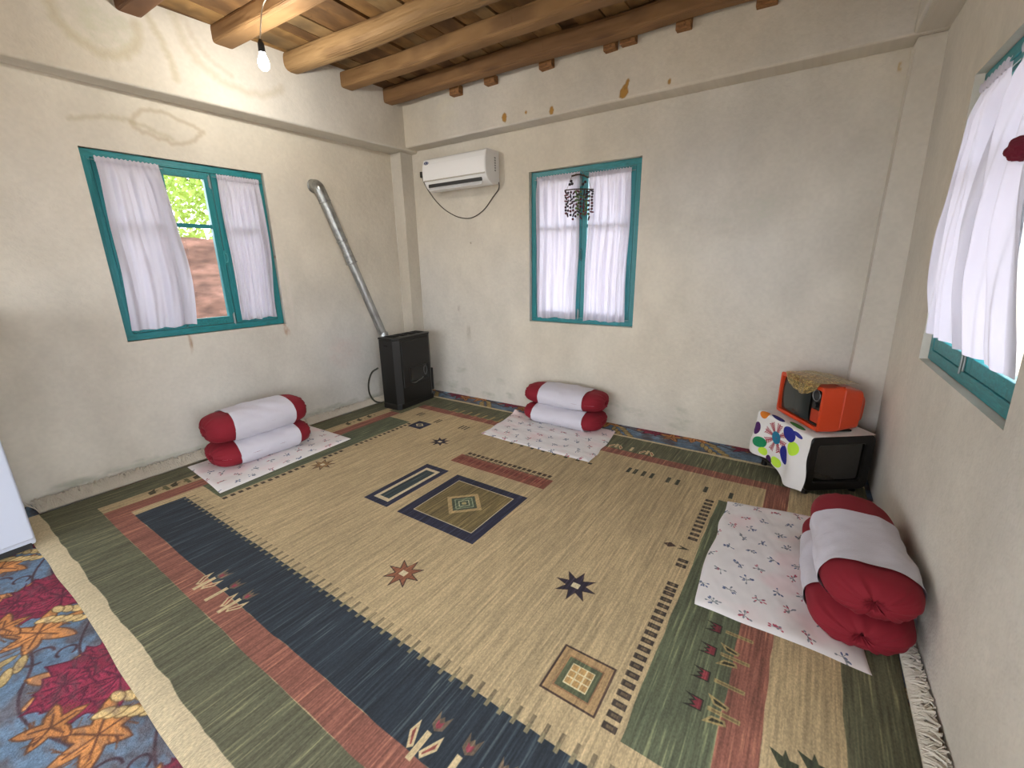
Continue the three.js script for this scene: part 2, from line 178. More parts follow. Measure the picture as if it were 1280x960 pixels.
// ---------------------------------------------------------------- floor carpet (wall to wall, floral)
{
  const fw = 5.6, fd = NEAR + 0.4, x0 = -0.6, z0 = -0.1, k = 240, c = canvas(Math.round(fw * k), Math.round(fd * k)), g = c.getContext('2d');
  g.fillStyle = 'rgb(96,128,160)'; g.fillRect(0, 0, c.width, c.height);
  eachPixel(c, (d, i, x, y) => { const X = x / k, Y = y / k, a = fbm(X * 6 + Y * 2, Y * 9 - X * 3, 3), b = fbm(X * 9, Y * 9, 3, 1), s = smooth(0.5, 0.66, a); d[i] = lerp(98, 92, s) + (b - 0.5) * 34; d[i + 1] = lerp(120, 92, s) + (b - 0.5) * 36; d[i + 2] = lerp(142, 100, s) + (b - 0.5) * 38; });
  g.save(); g.scale(k, k); g.translate(-x0, -z0);
  const leaf = (x, y, r, n, turn, col, dark, seed, inner = 0.38) => { const q = rng(seed); g.save(); g.translate(x, y); g.rotate(turn); g.beginPath(); for (let j = 0; j < n; j++) { const a = j / n * PI * 2, L = r * (0.75 + 0.45 * q()), wv = PI / n; g.lineTo(Math.cos(a - wv) * r * inner, Math.sin(a - wv) * r * inner); g.quadraticCurveTo(Math.cos(a - wv * 0.55) * L * 0.75, Math.sin(a - wv * 0.55) * L * 0.75, Math.cos(a) * L, Math.sin(a) * L); g.quadraticCurveTo(Math.cos(a + wv * 0.4) * L * 0.8, Math.sin(a + wv * 0.4) * L * 0.8, Math.cos(a + wv) * r * inner, Math.sin(a + wv) * r * inner); } g.closePath(); g.fillStyle = col; g.fill(); g.lineWidth = 0.006; g.strokeStyle = dark; g.stroke(); for (let j = 0; j < n * 4; j++) { const a = q() * PI * 2, b = r * (0.2 + 0.5 * q()); g.lineWidth = 0.003 + 0.003 * q(); g.beginPath(); g.moveTo(Math.cos(a) * b, Math.sin(a) * b); g.lineTo(Math.cos(a + 0.25) * (b + r * 0.22), Math.sin(a + 0.25) * (b + r * 0.22)); g.stroke(); } g.beginPath(); for (let j = 0; j < n; j++) { const a = j / n * PI * 2; g.moveTo(0, 0); g.lineTo(Math.cos(a) * r * 0.62, Math.sin(a) * r * 0.62); } g.lineWidth = 0.007; g.stroke(); g.restore(); };
  const frond = (x, y, L, turn, col, dark) => { g.save(); g.translate(x, y); g.rotate(turn); for (let j = 0; j < 5; j++) { g.save(); g.translate(L * (j / 5 - 0.4), 0); for (const s of [-1, 1]) { g.save(); g.rotate(s * 0.5); g.beginPath(); g.ellipse(L * 0.16, s * 0.018, L * 0.17, 0.018, 0, 0, PI * 2); g.fillStyle = col; g.fill(); g.lineWidth = 0.004; g.strokeStyle = dark; g.stroke(); g.restore(); } g.restore(); } g.restore(); };
  const px = 0.78, pz = 0.74;
  for (let j = -1; j < 9; j++) for (let i = -2; i < 9; i++) { const X = 0.70 + (i - 1) * px + (j & 1) * px / 2 , Z = 3.60 + (j - 5) * pz, s = i * 31 + j * 7;
    g.strokeStyle = 'rgb(66,50,58)'; g.lineWidth = 0.010; g.beginPath(); g.moveTo(X - 0.2, Z + 0.18); g.bezierCurveTo(X + 0.1, Z + 0.32, X + 0.3, Z + 0.0, X + 0.62, Z + 0.2); g.stroke(); g.beginPath(); g.arc(X + 0.46, Z + 0.12, 0.045, 0, 5); g.stroke(); g.beginPath(); g.arc(X + 0.52, Z + 0.05, 0.03, 1, 6); g.stroke(); g.beginPath(); g.moveTo(X + 0.3, Z - 0.1); g.bezierCurveTo(X + 0.42, Z - 0.05, X + 0.5, Z + 0.05, X + 0.7, Z + 0.02); g.stroke(); g.beginPath(); g.moveTo(X + 0.25, Z - 0.14); g.bezierCurveTo(X + 0.42, Z - 0.1, X + 0.55, Z - 0.02, X + 0.75, Z - 0.05); g.stroke();
    leaf(X, Z, 0.23, 13, 0.4 + s, 'rgb(126,36,60)', 'rgb(84,26,46)', s + 900, 0.78); leaf(X + 0.07, Z - 0.03, 0.14, 10, 0.9, 'rgb(142,44,68)', 'rgb(88,26,48)', s + 920, 0.75); leaf(X - 0.10, Z - 0.08, 0.12, 9, 0.2, 'rgb(134,38,62)', 'rgb(88,26,48)', s + 930, 0.75); leaf(X - 0.06, Z + 0.10, 0.10, 9, 0.7, 'rgb(140,42,66)', 'rgb(88,26,48)', s + 935, 0.75);
    leaf(X + 0.29, Z + 0.09, 0.145, 6, 0.5, 'rgb(190,128,72)', 'rgb(100,62,40)', s + 940, 0.42); leaf(X + 0.70 - 0.02, Z + 0.08, 0.125, 5, 1.2, 'rgb(196,134,78)', 'rgb(100,64,40)', s + 950, 0.42); leaf(X + 0.12, Z + 0.17, 0.10, 5, 2.2, 'rgb(182,120,66)', 'rgb(96,60,38)', s + 955, 0.4);
    frond(X + 0.27, Z - 0.03, 0.20, 2.5, 'rgb(206,178,122)', 'rgb(104,80,46)'); frond(X + 0.47, Z + 0.26, 0.30, 0.9, 'rgb(176,152,100)', 'rgb(92,72,44)'); }
  g.restore();
  eachPixel(c, (d, i, x, y) => { const n = 0.70 + 0.3 * NZ[3](x * 0.9, y * 0.9) + 0.34 * fbm(x / 9, y / 9, 3), t = smooth(0.5, 0.8, fbm(x / 14 + 5, y / 5, 3, 1)) * 0.35; d[i] = lerp(d[i] * n, 92, t); d[i + 1] = lerp(d[i + 1] * n, 74, t); d[i + 2] = lerp(d[i + 2] * n, 72, t); });
  const t = colorTex(c), pile = grayTex(512, (x, y) => NZ[0](x / 8, y / 8) * 0.5 + NZ[1](x / 2, y / 2) * 0.5); pile.repeat.set(16, 20);
  const fl = new THREE.Group(); fl.name = 'floor'; fl.userData = { kind: 'structure', label: 'blue floor carpet with crimson and orange leaves, wall to wall', category: 'floor' }; scene.add(fl);
  const gm = new THREE.BoxGeometry(fw, 0.012, fd); gm.translate(x0 + fw / 2, -0.018, z0 + fd / 2); const p = gm.attributes.position, uv = gm.attributes.uv; for (let i = 0; i < p.count; i++) uv.setXY(i, (p.getX(i) - x0) / fw, 1 - (p.getZ(i) - z0) / fd);
  mesh('floral_carpet', gm, std({ map: t, bumpMap: pile, bumpScale: 0.002, roughness: 0.97 }), fl);
  mesh('slab', box(6.4, 0.3, NEAR + 1, 2.2, -0.18, NEAR / 2, 0.005), std({ color: 0x8a8072, roughness: 1 }), fl);
}

// ---------------------------------------------------------------- big woven rug
const RUG_TURN = -0.0194;
{
  const U0 = 0.10, U1 = 4.497, V0 = 0.195, V1 = 3.525, k = 2040 / (U1 - U0), c = canvas(2040, Math.round((V1 - V0) * k)), g = c.getContext('2d');
  g.scale(k, k); g.translate(-U0, -V0);
  const GREEN = '#63624a', GREEN2 = '#5b6048', RED = '#8e5a4a', TAN = '#b7a17a', BLUE = '#2a323a', NAVY = '#25263a', CREAM = '#cdbc98', DARK = '#3c342c';
  const R = (u0, v0, u1, v1, col) => { g.fillStyle = col; g.fillRect(u0, v0, u1 - u0, v1 - v0); };
  const poly = (pts, col, line, lw = 0.006) => { g.beginPath(); pts.forEach((q, i) => (i ? g.lineTo(...q) : g.moveTo(...q))); g.closePath(); if (col) { g.fillStyle = col; g.fill(); } if (line) { g.strokeStyle = line; g.lineWidth = lw; g.stroke(); } };
  const wavy = (u0, v0, u1, v1, col, amp = 0.004, seed = 1) => { const pts = [], st = 0.03; const f = (a, s) => (fbm(a * 9 + s, s, 2) - 0.5) * 2 * amp; for (let u = u0; u <= u1; u += st) pts.push([u, v0 + f(u, seed)]); for (let v = v0; v <= v1; v += st) pts.push([u1 + f(v, seed + 3), v]); for (let u = u1; u >= u0; u -= st) pts.push([u, v1 + f(u, seed + 5)]); for (let v = v1; v >= v0; v -= st) pts.push([u0 + f(v, seed + 8), v]); poly(pts, col); };
  R(U0, V0, U1, V1, CREAM);                                        // woven cream ends
  wavy(U0 - 0.05, 0.252, U1 + 0.05, 3.442, GREEN, 0.007, 2);
  wavy(0.36, 0.53, 4.302, 3.218, TAN, 0.004, 4);                   // frame stripes
  wavy(0.478, 0.53, 4.078, 3.218, RED, 0.004, 6);
  wavy(0.60, 0.632, 3.945, 3.108, TAN, 0.004, 8);                  // field
  R(0.44, 0.40, 0.62, 0.87, GREEN);
  wavy(0.60, 1.00, 0.895, 2.706, GREEN2, 0.004, 10);
  wavy(3.70, 0.945, 3.958, 2.708, GREEN2, 0.004, 12);
  wavy(0.672, 2.835, 3.93, 3.108, BLUE, 0.004, 14);
  const teeth = (u, top, bot, col) => (R(u - 0.0075, top, u + 0.0075, (top + bot) / 2, '#7d6e54'), R(u - 0.008, (top + bot) / 2, u + 0.008, bot, col));
  for (let u = 0.71; u < 3.9; u += 0.0555) teeth(u, 2.788, 2.856, '#857a5c');
  // middle figures
  poly([[2.034, 1.592], [2.646, 1.592], [2.650, 2.175], [2.038, 2.175]], NAVY); poly([[2.104, 1.655], [2.574, 1.655], [2.578, 2.098], [2.108, 2.098]], '#75653f', '#cdbfa0', 0.006);
  const dia = (s, col, line) => poly([[2.334, 1.872 - s], [2.334 + s, 1.872], [2.334, 1.872 + s], [2.334 - s, 1.872]], col, line); dia(0.146, '#b59a6a'); dia(0.108, '#4b5340'); dia(0.078, '#55604a', '#9aa583'); dia(0.045, '#46503f', '#b9b894'); dia(0.02, '#a89a6a');
  poly([[1.712, 1.582], [1.940, 1.582], [1.942, 2.177], [1.716, 2.177]], NAVY); R(1.757, 1.632, 1.898, 2.130, CREAM); R(1.783, 1.662, 1.872, 2.098, '#2f3a3c');
  R(1.826, 1.296, 2.676, 1.438, '#8a5240'); for (let u = 1.86; u < 2.65; u += 0.044) { R(u, 1.236, u + 0.030, 1.272, '#473a2c'); R(u, 1.285, u + 0.032, 1.302, '#6d5f47'); R(u, 1.335, u + 0.030, 1.385, (Math.round(u * 23) & 1) ? '#793a32' : '#7d4437'); }
  const star = (u, v, r, col, n = 8, sx = 1) => { const q = []; for (let j = 0; j < n * 2; j++) { const a = j / (n * 2) * PI * 2, L = j & 1 ? r * 0.46 : r; q.push([u + Math.cos(a) * L * sx, v + Math.sin(a) * L]); } poly(q, col, '#3a2a24', 0.004); R(u - r * 0.2, v - r * 0.17, u + r * 0.2, v + r * 0.17, '#cfc09a'); };
  star(2.506, 2.545, 0.098, '#8c583e'); star(3.270, 2.152, 0.098, '#2a2230'); star(1.492, 1.205, 0.088, '#2e2630'); star(1.024, 2.035, 0.09, '#8a6a42');
  R(0.952, 0.925, 1.122, 1.086, NAVY); poly([[1.037, 0.965], [1.088, 1.006], [1.037, 1.047], [0.986, 1.006]], '#b9aa86'); poly([[1.037, 0.982], [1.066, 1.006], [1.037, 1.03], [1.008, 1.006]], '#4a4a4a');
  // small square with nine cells
  poly([[3.387, 2.476], [3.595, 2.474], [3.598, 2.684], [3.388, 2.686]], '#a98a60', '#44332a', 0.008); R(3.420, 2.508, 3.566, 2.656, '#8d6a4a'); R(3.426, 2.514, 3.560, 2.650, '#53583f'); R(3.448, 2.534, 3.540, 2.628, '#d6c79c'); for (let a = 0; a < 3; a++) for (let b = 0; b < 3; b++) R(3.452 + a * 0.030, 2.538 + b * 0.030, 3.476 + a * 0.030, 2.562 + b * 0.030, '#b08c58');
  const rungs = (list) => list.forEach((v) => { R(3.630, v - 0.013, 3.680, v + 0.013, '#40362d'); R(3.643, v - 0.006, 3.667, v + 0.006, '#6a5a44'); });
  rungs(Array.from({ length: 17 }, (_, i) => 2.686 - i * 0.0452)); rungs([1.93, 1.892]); rungs([1.731, 1.687]); rungs(Array.from({ length: 11 }, (_, i) => 1.468 - i * 0.0478));
  poly([[3.53, 1.59], [3.56, 1.562], [3.595, 1.583], [3.56, 1.61]], '#463429'); poly([[3.60, 1.562], [3.665, 1.58], [3.60, 1.60], [3.625, 1.58]], '#3f3a2a');
  [3.071, 3.118, 3.18, 3.24, 3.356, 3.419, 3.604, 3.759].forEach((u) => R(u - 0.012, 0.805, u + 0.012, 0.888, '#3f3d2f')); [1.42, 1.455, 1.49, 1.10, 1.135, 0.80, 0.835].forEach((u, i) => R(u - 0.008, 0.79 + (i > 4 ? -0.06 : 0), u + 0.008, 0.88 + (i > 4 ? -0.06 : 0), '#453f30'));
  for (let u = 2.03; u < 2.8; u += 0.105) R(u, 0.888, u + 0.03, 0.913, '#3f3d2f');
  const dash = (a, b) => { for (let v = a; v < b; v += 0.0505) R(0.907, v - 0.014, 0.941, v + 0.014, '#463b2d'); }; dash(2.14, 2.70); dash(1.80, 1.96); dash(1.04, 1.66);
  // tulips and stems along the near and right borders
  const tulip = (u, v, t, col = '#93404a') => { g.save(); g.translate(u, v); g.rotate(t); poly([[-0.026, -0.034], [-0.010, -0.008], [0, -0.022], [0.010, -0.008], [0.028, -0.036], [0.024, 0.02], [0, 0.034], [-0.022, 0.02]], '#6b5a48'); poly([[-0.012, -0.004], [0, 0.004], [0.012, -0.006], [0.012, 0.016], [0, 0.024], [-0.010, 0.016]], col); g.restore(); };
  const stem = (u, v, t, petals, len = 0.10) => { g.save(); g.translate(u, v); g.rotate(t); poly([[-0.011, -len / 2], [0.011, -len / 2], [0.011, len / 2], [-0.011, len / 2]], '#cdb78c'); if (petals) for (const s of [-1, 1]) { poly([[s * 0.05, -0.052], [s * 0.018, 0.012], [s * 0.028, 0.022], [s * 0.056, -0.02]], '#8f4a40', '#cdb78c', 0.009); } g.restore(); };
  for (const [a, d] of [[1.735, 0.13], [3.165, 0.132], [0.0, 0]]) if (d) for (let j = 0; j < 3; j++) { const u = a + j * d; tulip(u + 0.01, a > 3 ? 2.985 : 3.05, 0); stem(u, a > 3 ? 3.078 : 3.135, 0, j !== 1); }
  for (let j = 0; j < 4; j++) { const v = 2.054 + j * 0.1285; g.save(); g.translate(3.875, v); g.rotate(-PI / 2); poly([[-0.024, -0.030], [-0.010, -0.004], [0, -0.02], [0.010, -0.004], [0.024, -0.030], [0.022, 0.02], [-0.022, 0.02]], '#7c2f36', '#2c2b20', 0.005); g.restore(); }
  const bars = (v) => { R(3.912, v - 0.009, 4.014, v + 0.009, '#9d8a5c'); R(3.917, v - 0.004, 4.009, v + 0.004, '#82704a'); }; [2.052, 2.312].forEach(bars); for (const v of [2.178, 2.436]) { bars(v); for (const s of [-1, 1]) poly([[3.912, v + s * 0.052], [3.93, v + s * 0.026], [3.968, v + s * 0.022], [3.972, v + s * 0.036], [3.945, v + s * 0.044]], '#33311f', '#9d8a5c', 0.008); }
  // side stripe motifs
  const spray = (u, v, col) => { poly([[u - 0.05, v - 0.02], [u - 0.012, v - 0.008], [u - 0.006, v - 0.035], [u + 0.006, v - 0.005], [u + 0.03, v - 0.006], [u + 0.03, v + 0.03], [u - 0.02, v + 0.03]], col); };
  for (const [u, v] of [[4.15, 2.48], [4.225, 2.445], [4.15, 0.95], [4.2, 1.02], [4.12, 1.05]]) spray(u, v, '#3f432f');
  for (const v of [2.93, 2.80, 2.66, 1.35, 1.22, 1.10]) { spray(0.41, v, '#4a4632'); R(0.40, v - 0.06, 0.43, v - 0.045, '#7b6f4d'); }
  for (const v of [2.86, 2.73]) R(0.37, v - 0.012, 0.46, v + 0.012, '#6b6747');
  for (let j = 0; j < 7; j++) { R(1.02 + j * 0.10, 0.44, 1.045 + j * 0.10, 0.53, '#9d8a5c'); R(0.99 + j * 0.10, 0.53, 1.03 + j * 0.10, 0.545, '#9d8a5c'); } for (let j = 0; j < 3; j++) { stem(2.83 + j * 0.13, 0.47, PI, j !== 1, 0.08); }
  R(4.08, 0.90, 4.28, 0.915, '#4a4632');
  g.setTransform(1, 0, 0, 1, 0, 0);
  // hand-spun yarn: streaks that run across the rug, knots and weave
  eachPixel(c, (d, i, x, y) => { const X = x / k, Y = y / k; const s1 = NZ[0](x * 0.42, Y * 5.5 + Math.floor(x / 3) * 0.37), s2 = NZ[1](x * 0.33 + 9, Y * 10 + 3 + Math.floor(x / 5) * 0.61), s3 = NZ[2](x * 0.8, y * 0.35), l = fbm(X * 1.6, Y * 1.2, 3, 3); const lum = d[i] + d[i + 1] + d[i + 2], dark = lum < 210 ? 1.7 : lum < 330 ? 1.15 : lum > 505 ? 0.3 : 0.8;
    const m = 1 + dark * ((s1 - 0.5) * 0.24 + (s2 - 0.5) * 0.20) + (s3 - 0.5) * 0.22 + (l - 0.5) * 0.14; const add = dark > 1 ? smooth(0.62, 0.95, s1 * 0.5 + s2 * 0.5) * 34 : 0; d[i] = clamp(d[i] * m + add * 1.0, 0, 255); d[i + 1] = clamp(d[i + 1] * m + add * 0.95, 0, 255); d[i + 2] = clamp(d[i + 2] * m + add * 0.6, 0, 255); });
  const rug = thing('woven_rug', 'large tan rug with green, red and navy bands and small stars', 'rug', [0, 0, 0], RUG_TURN);
  const nu = 120, nv = 90, edge = (a, s) => (fbm(a * 2.2 + s, s, 2) - 0.5) * 0.02;
  const top = surface(nu, nv, (u, v) => { let X = lerp(U0, U1, u), Z = lerp(V0, V1, v); if (v === 1) Z += edge(X, 2); if (v === 0) Z += edge(X, 4); if (u === 0) X += edge(Z, 6); if (u === 1) X += edge(Z, 9); const e = Math.min(u, 1 - u, v * 0.8, (1 - v) * 0.8); return [X, 0.0005 + (fbm(X * 3, Z * 3, 2) - 0.5) * 0.004 - (e === 0 ? 0.009 : 0), Z]; }, false, (u, v) => [u, 1 - v]);
  top.scale(1, 1, 1); const idx = top.index.array; for (let i = 0; i < idx.length; i += 3) { const t = idx[i]; idx[i] = idx[i + 1]; idx[i + 1] = t; } top.computeVertexNormals();
  const weave = grayTex(512, (x, y) => 0.5 + 0.25 * Math.sin(y / 512 * PI * 2 * 64) + 0.25 * NZ[0](x / 8, y / 4)); weave.repeat.set(26, 20);
  mesh('woven_face', top, std({ map: colorTex(c), bumpMap: weave, bumpScale: 0.0015, roughness: 0.95 }), rug);
  mesh('selvedge', box(U1 - U0 - 0.05, 0.004, V1 - V0 - 0.05, (U0 + U1) / 2, -0.009, (V0 + V1) / 2, 0.003), std({ color: 0x9a8a6a, roughness: 1 }), rug);
  // knotted wool fringe on both short sides
  const fr = (side, v0, v1) => { const r = rng(side > 0 ? 41 : 42), list = []; for (let v = v0; v < v1; v += 0.0020) { const L = (side > 0 ? 0.024 + 0.0194 * v : 0.095 + 0.0315 * v) * (0.76 + 0.22 * r()), e = side > 0 ? U1 - 0.004 : U0 + 0.004, dv = (r() - 0.5) * 0.13, h = 0.003 + r() * 0.016, rise = side > 0 ? 0.012 : 0.022; list.push(tubeTri([[e, 0, v], [e + side * L * 0.5, h, v + dv * 0.4], [e + side * L, h + rise * r(), v + dv]], 0.0034)); } return merge(list); };
  function tubeTri(pts, w) { const p = [], r = []; for (const [x, y, z] of pts) r.push([x, y, z - w], [x, y + w * 0.9, z], [x, y, z + w]); const tri = (a, b, c) => p.push(...r[a], ...r[b], ...r[c]); for (let j = 0; j < pts.length - 1; j++) for (let m = 0; m < 2; m++) { const a = j * 3 + m, b = a + 1, c = a + 3, d = c + 1; tri(a, b, d); tri(a, d, c); } const g = new THREE.BufferGeometry(); g.setAttribute('position', new THREE.Float32BufferAttribute(p, 3)); g.setAttribute('uv', new THREE.Float32BufferAttribute(new Float32Array(p.length / 3 * 2), 2)); g.computeVertexNormals(); return g; }
  const fm = std({ color: new THREE.Color(0xd2cabb), roughness: 1, side: THREE.DoubleSide });
  const band = (side) => { const g = surface(2, 60, (u, v) => { const z = lerp(0.5, 3.44, v), L = (side > 0 ? 0.022 + 0.0194 * z : 0.09 + 0.0315 * z) * (0.86 + 0.12 * fbm(z * 14, 3, 2)); return [(side > 0 ? U1 - 0.004 : U0 + 0.004) + side * L * u, -0.006 + u * 0.004, z]; }); return g; };
  for (const sd of [-1, 1]) mesh('felt_heading', band(sd), fm, rug);
  const fl = mesh('fringe', fr(-1, 0.5, 3.44), fm, rug); fl.userData = { kind: 'stuff', label: 'matted grey-beige wool fringe against the wall' };
  const frt = mesh('fringe', fr(1, 0.5, 3.44), fm, rug); frt.userData = { kind: 'stuff', label: 'cream wool fringe against the wall' };
}

// ---------------------------------------------------------------- windows
const TEAL = (() => { const c = canvas(256, 256), g = c.getContext('2d'); g.fillStyle = '#1c7b80'; g.fillRect(0, 0, 256, 256); eachPixel(c, (d, i, x, y) => { const n = 0.85 + 0.3 * fbm(x / 9, y / 40, 3), s = smooth(0.70, 0.8, fbm(x / 14, y / 14, 3, 1)); d[i] = d[i] * n + s * 40; d[i + 1] = d[i + 1] * n + s * 20; d[i + 2] = d[i + 2] * n + s * 20; }); return std({ map: colorTex(c, true), roughness: 0.42 }); })();
const GLASS = phys({ color: 0xffffff, transmission: 1, thickness: 0, roughness: 0.02, ior: 1.45 });
const STEEL = std({ color: 0x9aa0a0, metalness: 0.8, roughness: 0.35 });
// lights: [x0, x1] of each casement inside the frame; local x right, z into the room, origin at sill centre
function windowUnit(n, wd, ht, lights, barAt, label, handleOn) {
  const w = new THREE.Group(); w.name = 'window_' + n; w.userData = { kind: 'structure', label, category: 'window' }; scene.add(w);
  const F = 0.05, D = 0.07;
  mesh('frame', merge([box(wd, F, D, 0, F / 2, 0), box(wd, F, D, 0, ht - F / 2, 0), box(F, ht - 2 * F + 0.004, D, -wd / 2 + F / 2, ht / 2, 0), box(F, ht - 2 * F + 0.004, D, wd / 2 - F / 2, ht / 2, 0)]), TEAL, w);
  lights.forEach(([a, b], k) => { const S = 0.048, d = 0.04, y0 = F + 0.003, y1 = ht - F - 0.003, h = y1 - y0, cx = (a + b) / 2, z = 0.012;
    const sash = new THREE.Group(); sash.name = 'sash'; w.add(sash);
    mesh('sash_frame', merge([box(S, h, d, a + S / 2, y0 + h / 2, z), box(S, h, d, b - S / 2, y0 + h / 2, z), box(b - a - 2 * S + 0.004, S + 0.012, d, cx, y0 + (S + 0.012) / 2, z), box(b - a - 2 * S + 0.004, S, d, cx, y1 - S / 2, z), box(b - a - 2 * S + 0.004, 0.03, d - 0.012, cx, barAt, z)]), TEAL, sash);
    for (const [p0, p1] of [[y0 + S, barAt - 0.012], [barAt + 0.012, y1 - S]]) { const pn = mesh('pane', new THREE.BoxGeometry(b - a - 2 * S + 0.01, p1 - p0, 0.003), GLASS, sash); pn.position.set(cx, (p0 + p1) / 2, z - 0.004); }
    if (k + 1 < lights.length && handleOn === k) { const hx = lights[k][1] + 0.002, hy = ht * 0.46; const hd = mesh('handle', merge([box(0.014, 0.11, 0.008, hx, hy, z + 0.026), tube([[hx, hy + 0.035, z + 0.03], [hx + 0.006, hy + 0.025, z + 0.055], [hx + 0.006, hy - 0.03, z + 0.055], [hx, hy - 0.04, z + 0.03]], 0.005, 16, 6)]), n === 1 ? std({ color: 0x2f8f92, roughness: 0.3 }) : std({ color: 0x1c5a5c, roughness: 0.3 }), w); hd.userData = { label: 'small curved pull handle' };
      for (const yy of [0.09, ht - 0.12]) mesh('bolt', merge([box(0.016, 0.08, 0.008, hx - 0.016, yy, z + 0.024), bar([hx - 0.016, yy - 0.05, z + 0.032], [hx - 0.016, yy + 0.05, z + 0.032], 0.004, 8)]), STEEL, w); }
  });
  return w;
}
const frame1 = (() => { const wd = W1.b - W1.a - 0.01, ht = W1.y1 - W1.y0 - 0.01, m = (W1.a + W1.b) / 2, q = wd / 2 - 0.052;
  const w = windowUnit(1, wd, ht, [[-q, -0.185], [-0.18, 0.178], [0.183, q]], 0.835, 'wide teal wooden window with three casements, the middle one uncurtained', 1);
  w.position.set(leftX(m) - 0.055, W1.y0 + 0.005, m); w.rotation.y = PI / 2 - 0.0508; return w; })();
const frame2 = (() => { const wd = W2.b - W2.a - 0.01, ht = W2.y1 - W2.y0 - 0.01, m = (W2.a + W2.b) / 2, q = wd / 2 - 0.052;
  const w = windowUnit(2, wd, ht, [[-q, -0.002], [0.002, q]], 0.89, 'tall teal wooden window with two curtained casements beside the air conditioner', 0);
  w.position.set(m, W2.y0 + 0.005, -0.075); return w; })();
const frame3 = (() => { const wd = W3.b - W3.a - 0.01, ht = W3.y1 - W3.y0 - 0.01, m = (W3.a + W3.b) / 2, q = wd / 2 - 0.052;
  const w = windowUnit(3, wd, ht, [[-q, -0.002], [0.002, q]], 0.82, 'teal wooden window with two billowing curtains over the red cushions', 0);
  w.rotation.order = 'ZYX'; w.rotation.set(0, -PI / 2, LEAN); w.position.set(rightX(W3.y0) + 0.066, W3.y0 + 0.005, m); return w; })();

{ // open doorway in the right wall, behind the photographer
  const d = new THREE.Group(); d.name = 'door_1'; d.userData = { kind: 'structure', label: 'teal frame of the open doorway in the television-side wall', category: 'door' }; scene.add(d);
  mesh('frame', merge([box(0.06, 2.12, 0.08, -0.62, 1.07, 0), box(0.06, 2.12, 0.08, 0.62, 1.07, 0), box(1.18, 0.06, 0.08, 0, 2.10, 0)]), TEAL, d);
  d.rotation.order = 'ZYX'; d.rotation.set(0, -PI / 2, LEAN); d.position.set(W + 0.09, 0.0, 3.60);
}
// ---------------------------------------------------------------- curtains
const CLOTH = phys({ color: new THREE.Color().setRGB(0.63, 0.60, 0.68), transmission: 0.25, thickness: 0, roughness: 1, side: THREE.DoubleSide });
// shape(v) -> [left, right, forward] edges at height fraction v (0 top .. 1 bottom)
function curtain(at, h, y0, shape, folds, amp, seed, label, frame) {
  const t = thing('curtain', label, 'curtain'); t.position.copy(frame.position); t.rotation.copy(frame.rotation);
  const nu = 120, nv = 70, fold = (u, v) => { const e = smooth(0, 0.12, v) * (1 - 0.25 * v); return e * (Math.sin(u * PI * 2 * folds + Math.sin(v * 3 + seed) * 1.3 + seed) * amp + Math.sin(u * PI * 2 * folds * 2.3 + seed * 2 + v * 2) * amp * 0.4 + (fbm(u * 3 + seed, v * 2.5, 2) - 0.5) * amp * 2.2) + Math.sin(u * PI * 2 * folds * 3) * 0.003 * (1 - e); };
  const g = surface(nu, nv, (u, v) => { const [a, b, f] = shape(v), j = Math.sin(v * 9 + seed) * 0.004; return [lerp(a, b, u) + j, y0 + h * (1 - v) - (v === 1 ? (fbm(u * 6 + seed, 1, 2) - 0.5) * 0.03 : 0), at + f + Math.max(-0.012, fold(u, v))]; });
  mesh('cloth', g, CLOTH, t);
  const [a, b, f] = shape(0); const hem = surface(80, 5, (u, v) => [lerp(a - 0.002, b + 0.002, u), y0 + h + 0.014 - v * 0.035 + Math.sin(u * 95) * 0.004 * (1 - v), at + f + 0.006 + Math.sin(u * PI * 2 * folds * 3) * 0.004 + Math.sin(v * PI) * 0.005]); mesh('gathered_heading', hem, CLOTH, t).userData = { label: 'gathered frill' };
  mesh('wire', bar([a - 0.03, y0 + h - 0.008, at - 0.004], [b + 0.03, y0 + h - 0.008, at - 0.004], 0.0018, 6), STEEL, t);
  return t;
}
curtain(0.055, 1.155, 0.075, (v) => [-0.515 - 0.025 * v, lerp(-0.165, -0.135, v) + 0.035 * Math.sin(v * PI), 0.006 + 0.03 * Math.sin(v * PI * 0.9)], 3.2, 0.020, 1.3, 'loose white curtain bulging over the casement farthest from the stove pipe', frame1);
curtain(0.055, 1.15, 0.07, (v) => [0.215 + 0.0 * v, 0.535 + 0.015 * Math.sin(v * 5), 0.0], 6, 0.015, 2.1, 'narrow pleated white curtain on the casement nearest the stove pipe', frame1);
curtain(0.058, 1.29, 0.04, (v) => [-0.455, -0.018 - 0.006 * v, 0.0], 4.5, 0.020, 3.7, 'sheer white curtain on the two-light window casement nearer the air conditioner', frame2);
curtain(0.058, 1.275, 0.035, (v) => [lerp(0.075, 0.045, v), 0.452, 0.006], 5, 0.020, 5.2, 'sheer white curtain on the two-light window casement farther from the air conditioner', frame2);
curtain(0.055, 1.0, 0.145, (v) => [lerp(-0.40, -0.44, v), lerp(-0.10, -0.09, v) + 0.03 * Math.sin(v * PI), 0.01 + 0.03 * Math.sin(v * PI)], 2.6, 0.022, 6.4, 'white curtain ballooning from the casement nearer the television', frame3);
curtain(0.055, 1.0, 0.145, (v) => [lerp(0.03, 0.0, v) + 0.02 * Math.sin(v * PI), lerp(0.535, 0.53, v), 0.012 + 0.05 * Math.sin(v * PI)], 3, 0.022, 7.9, 'white curtain ballooning behind the hanging red pompom', frame3);

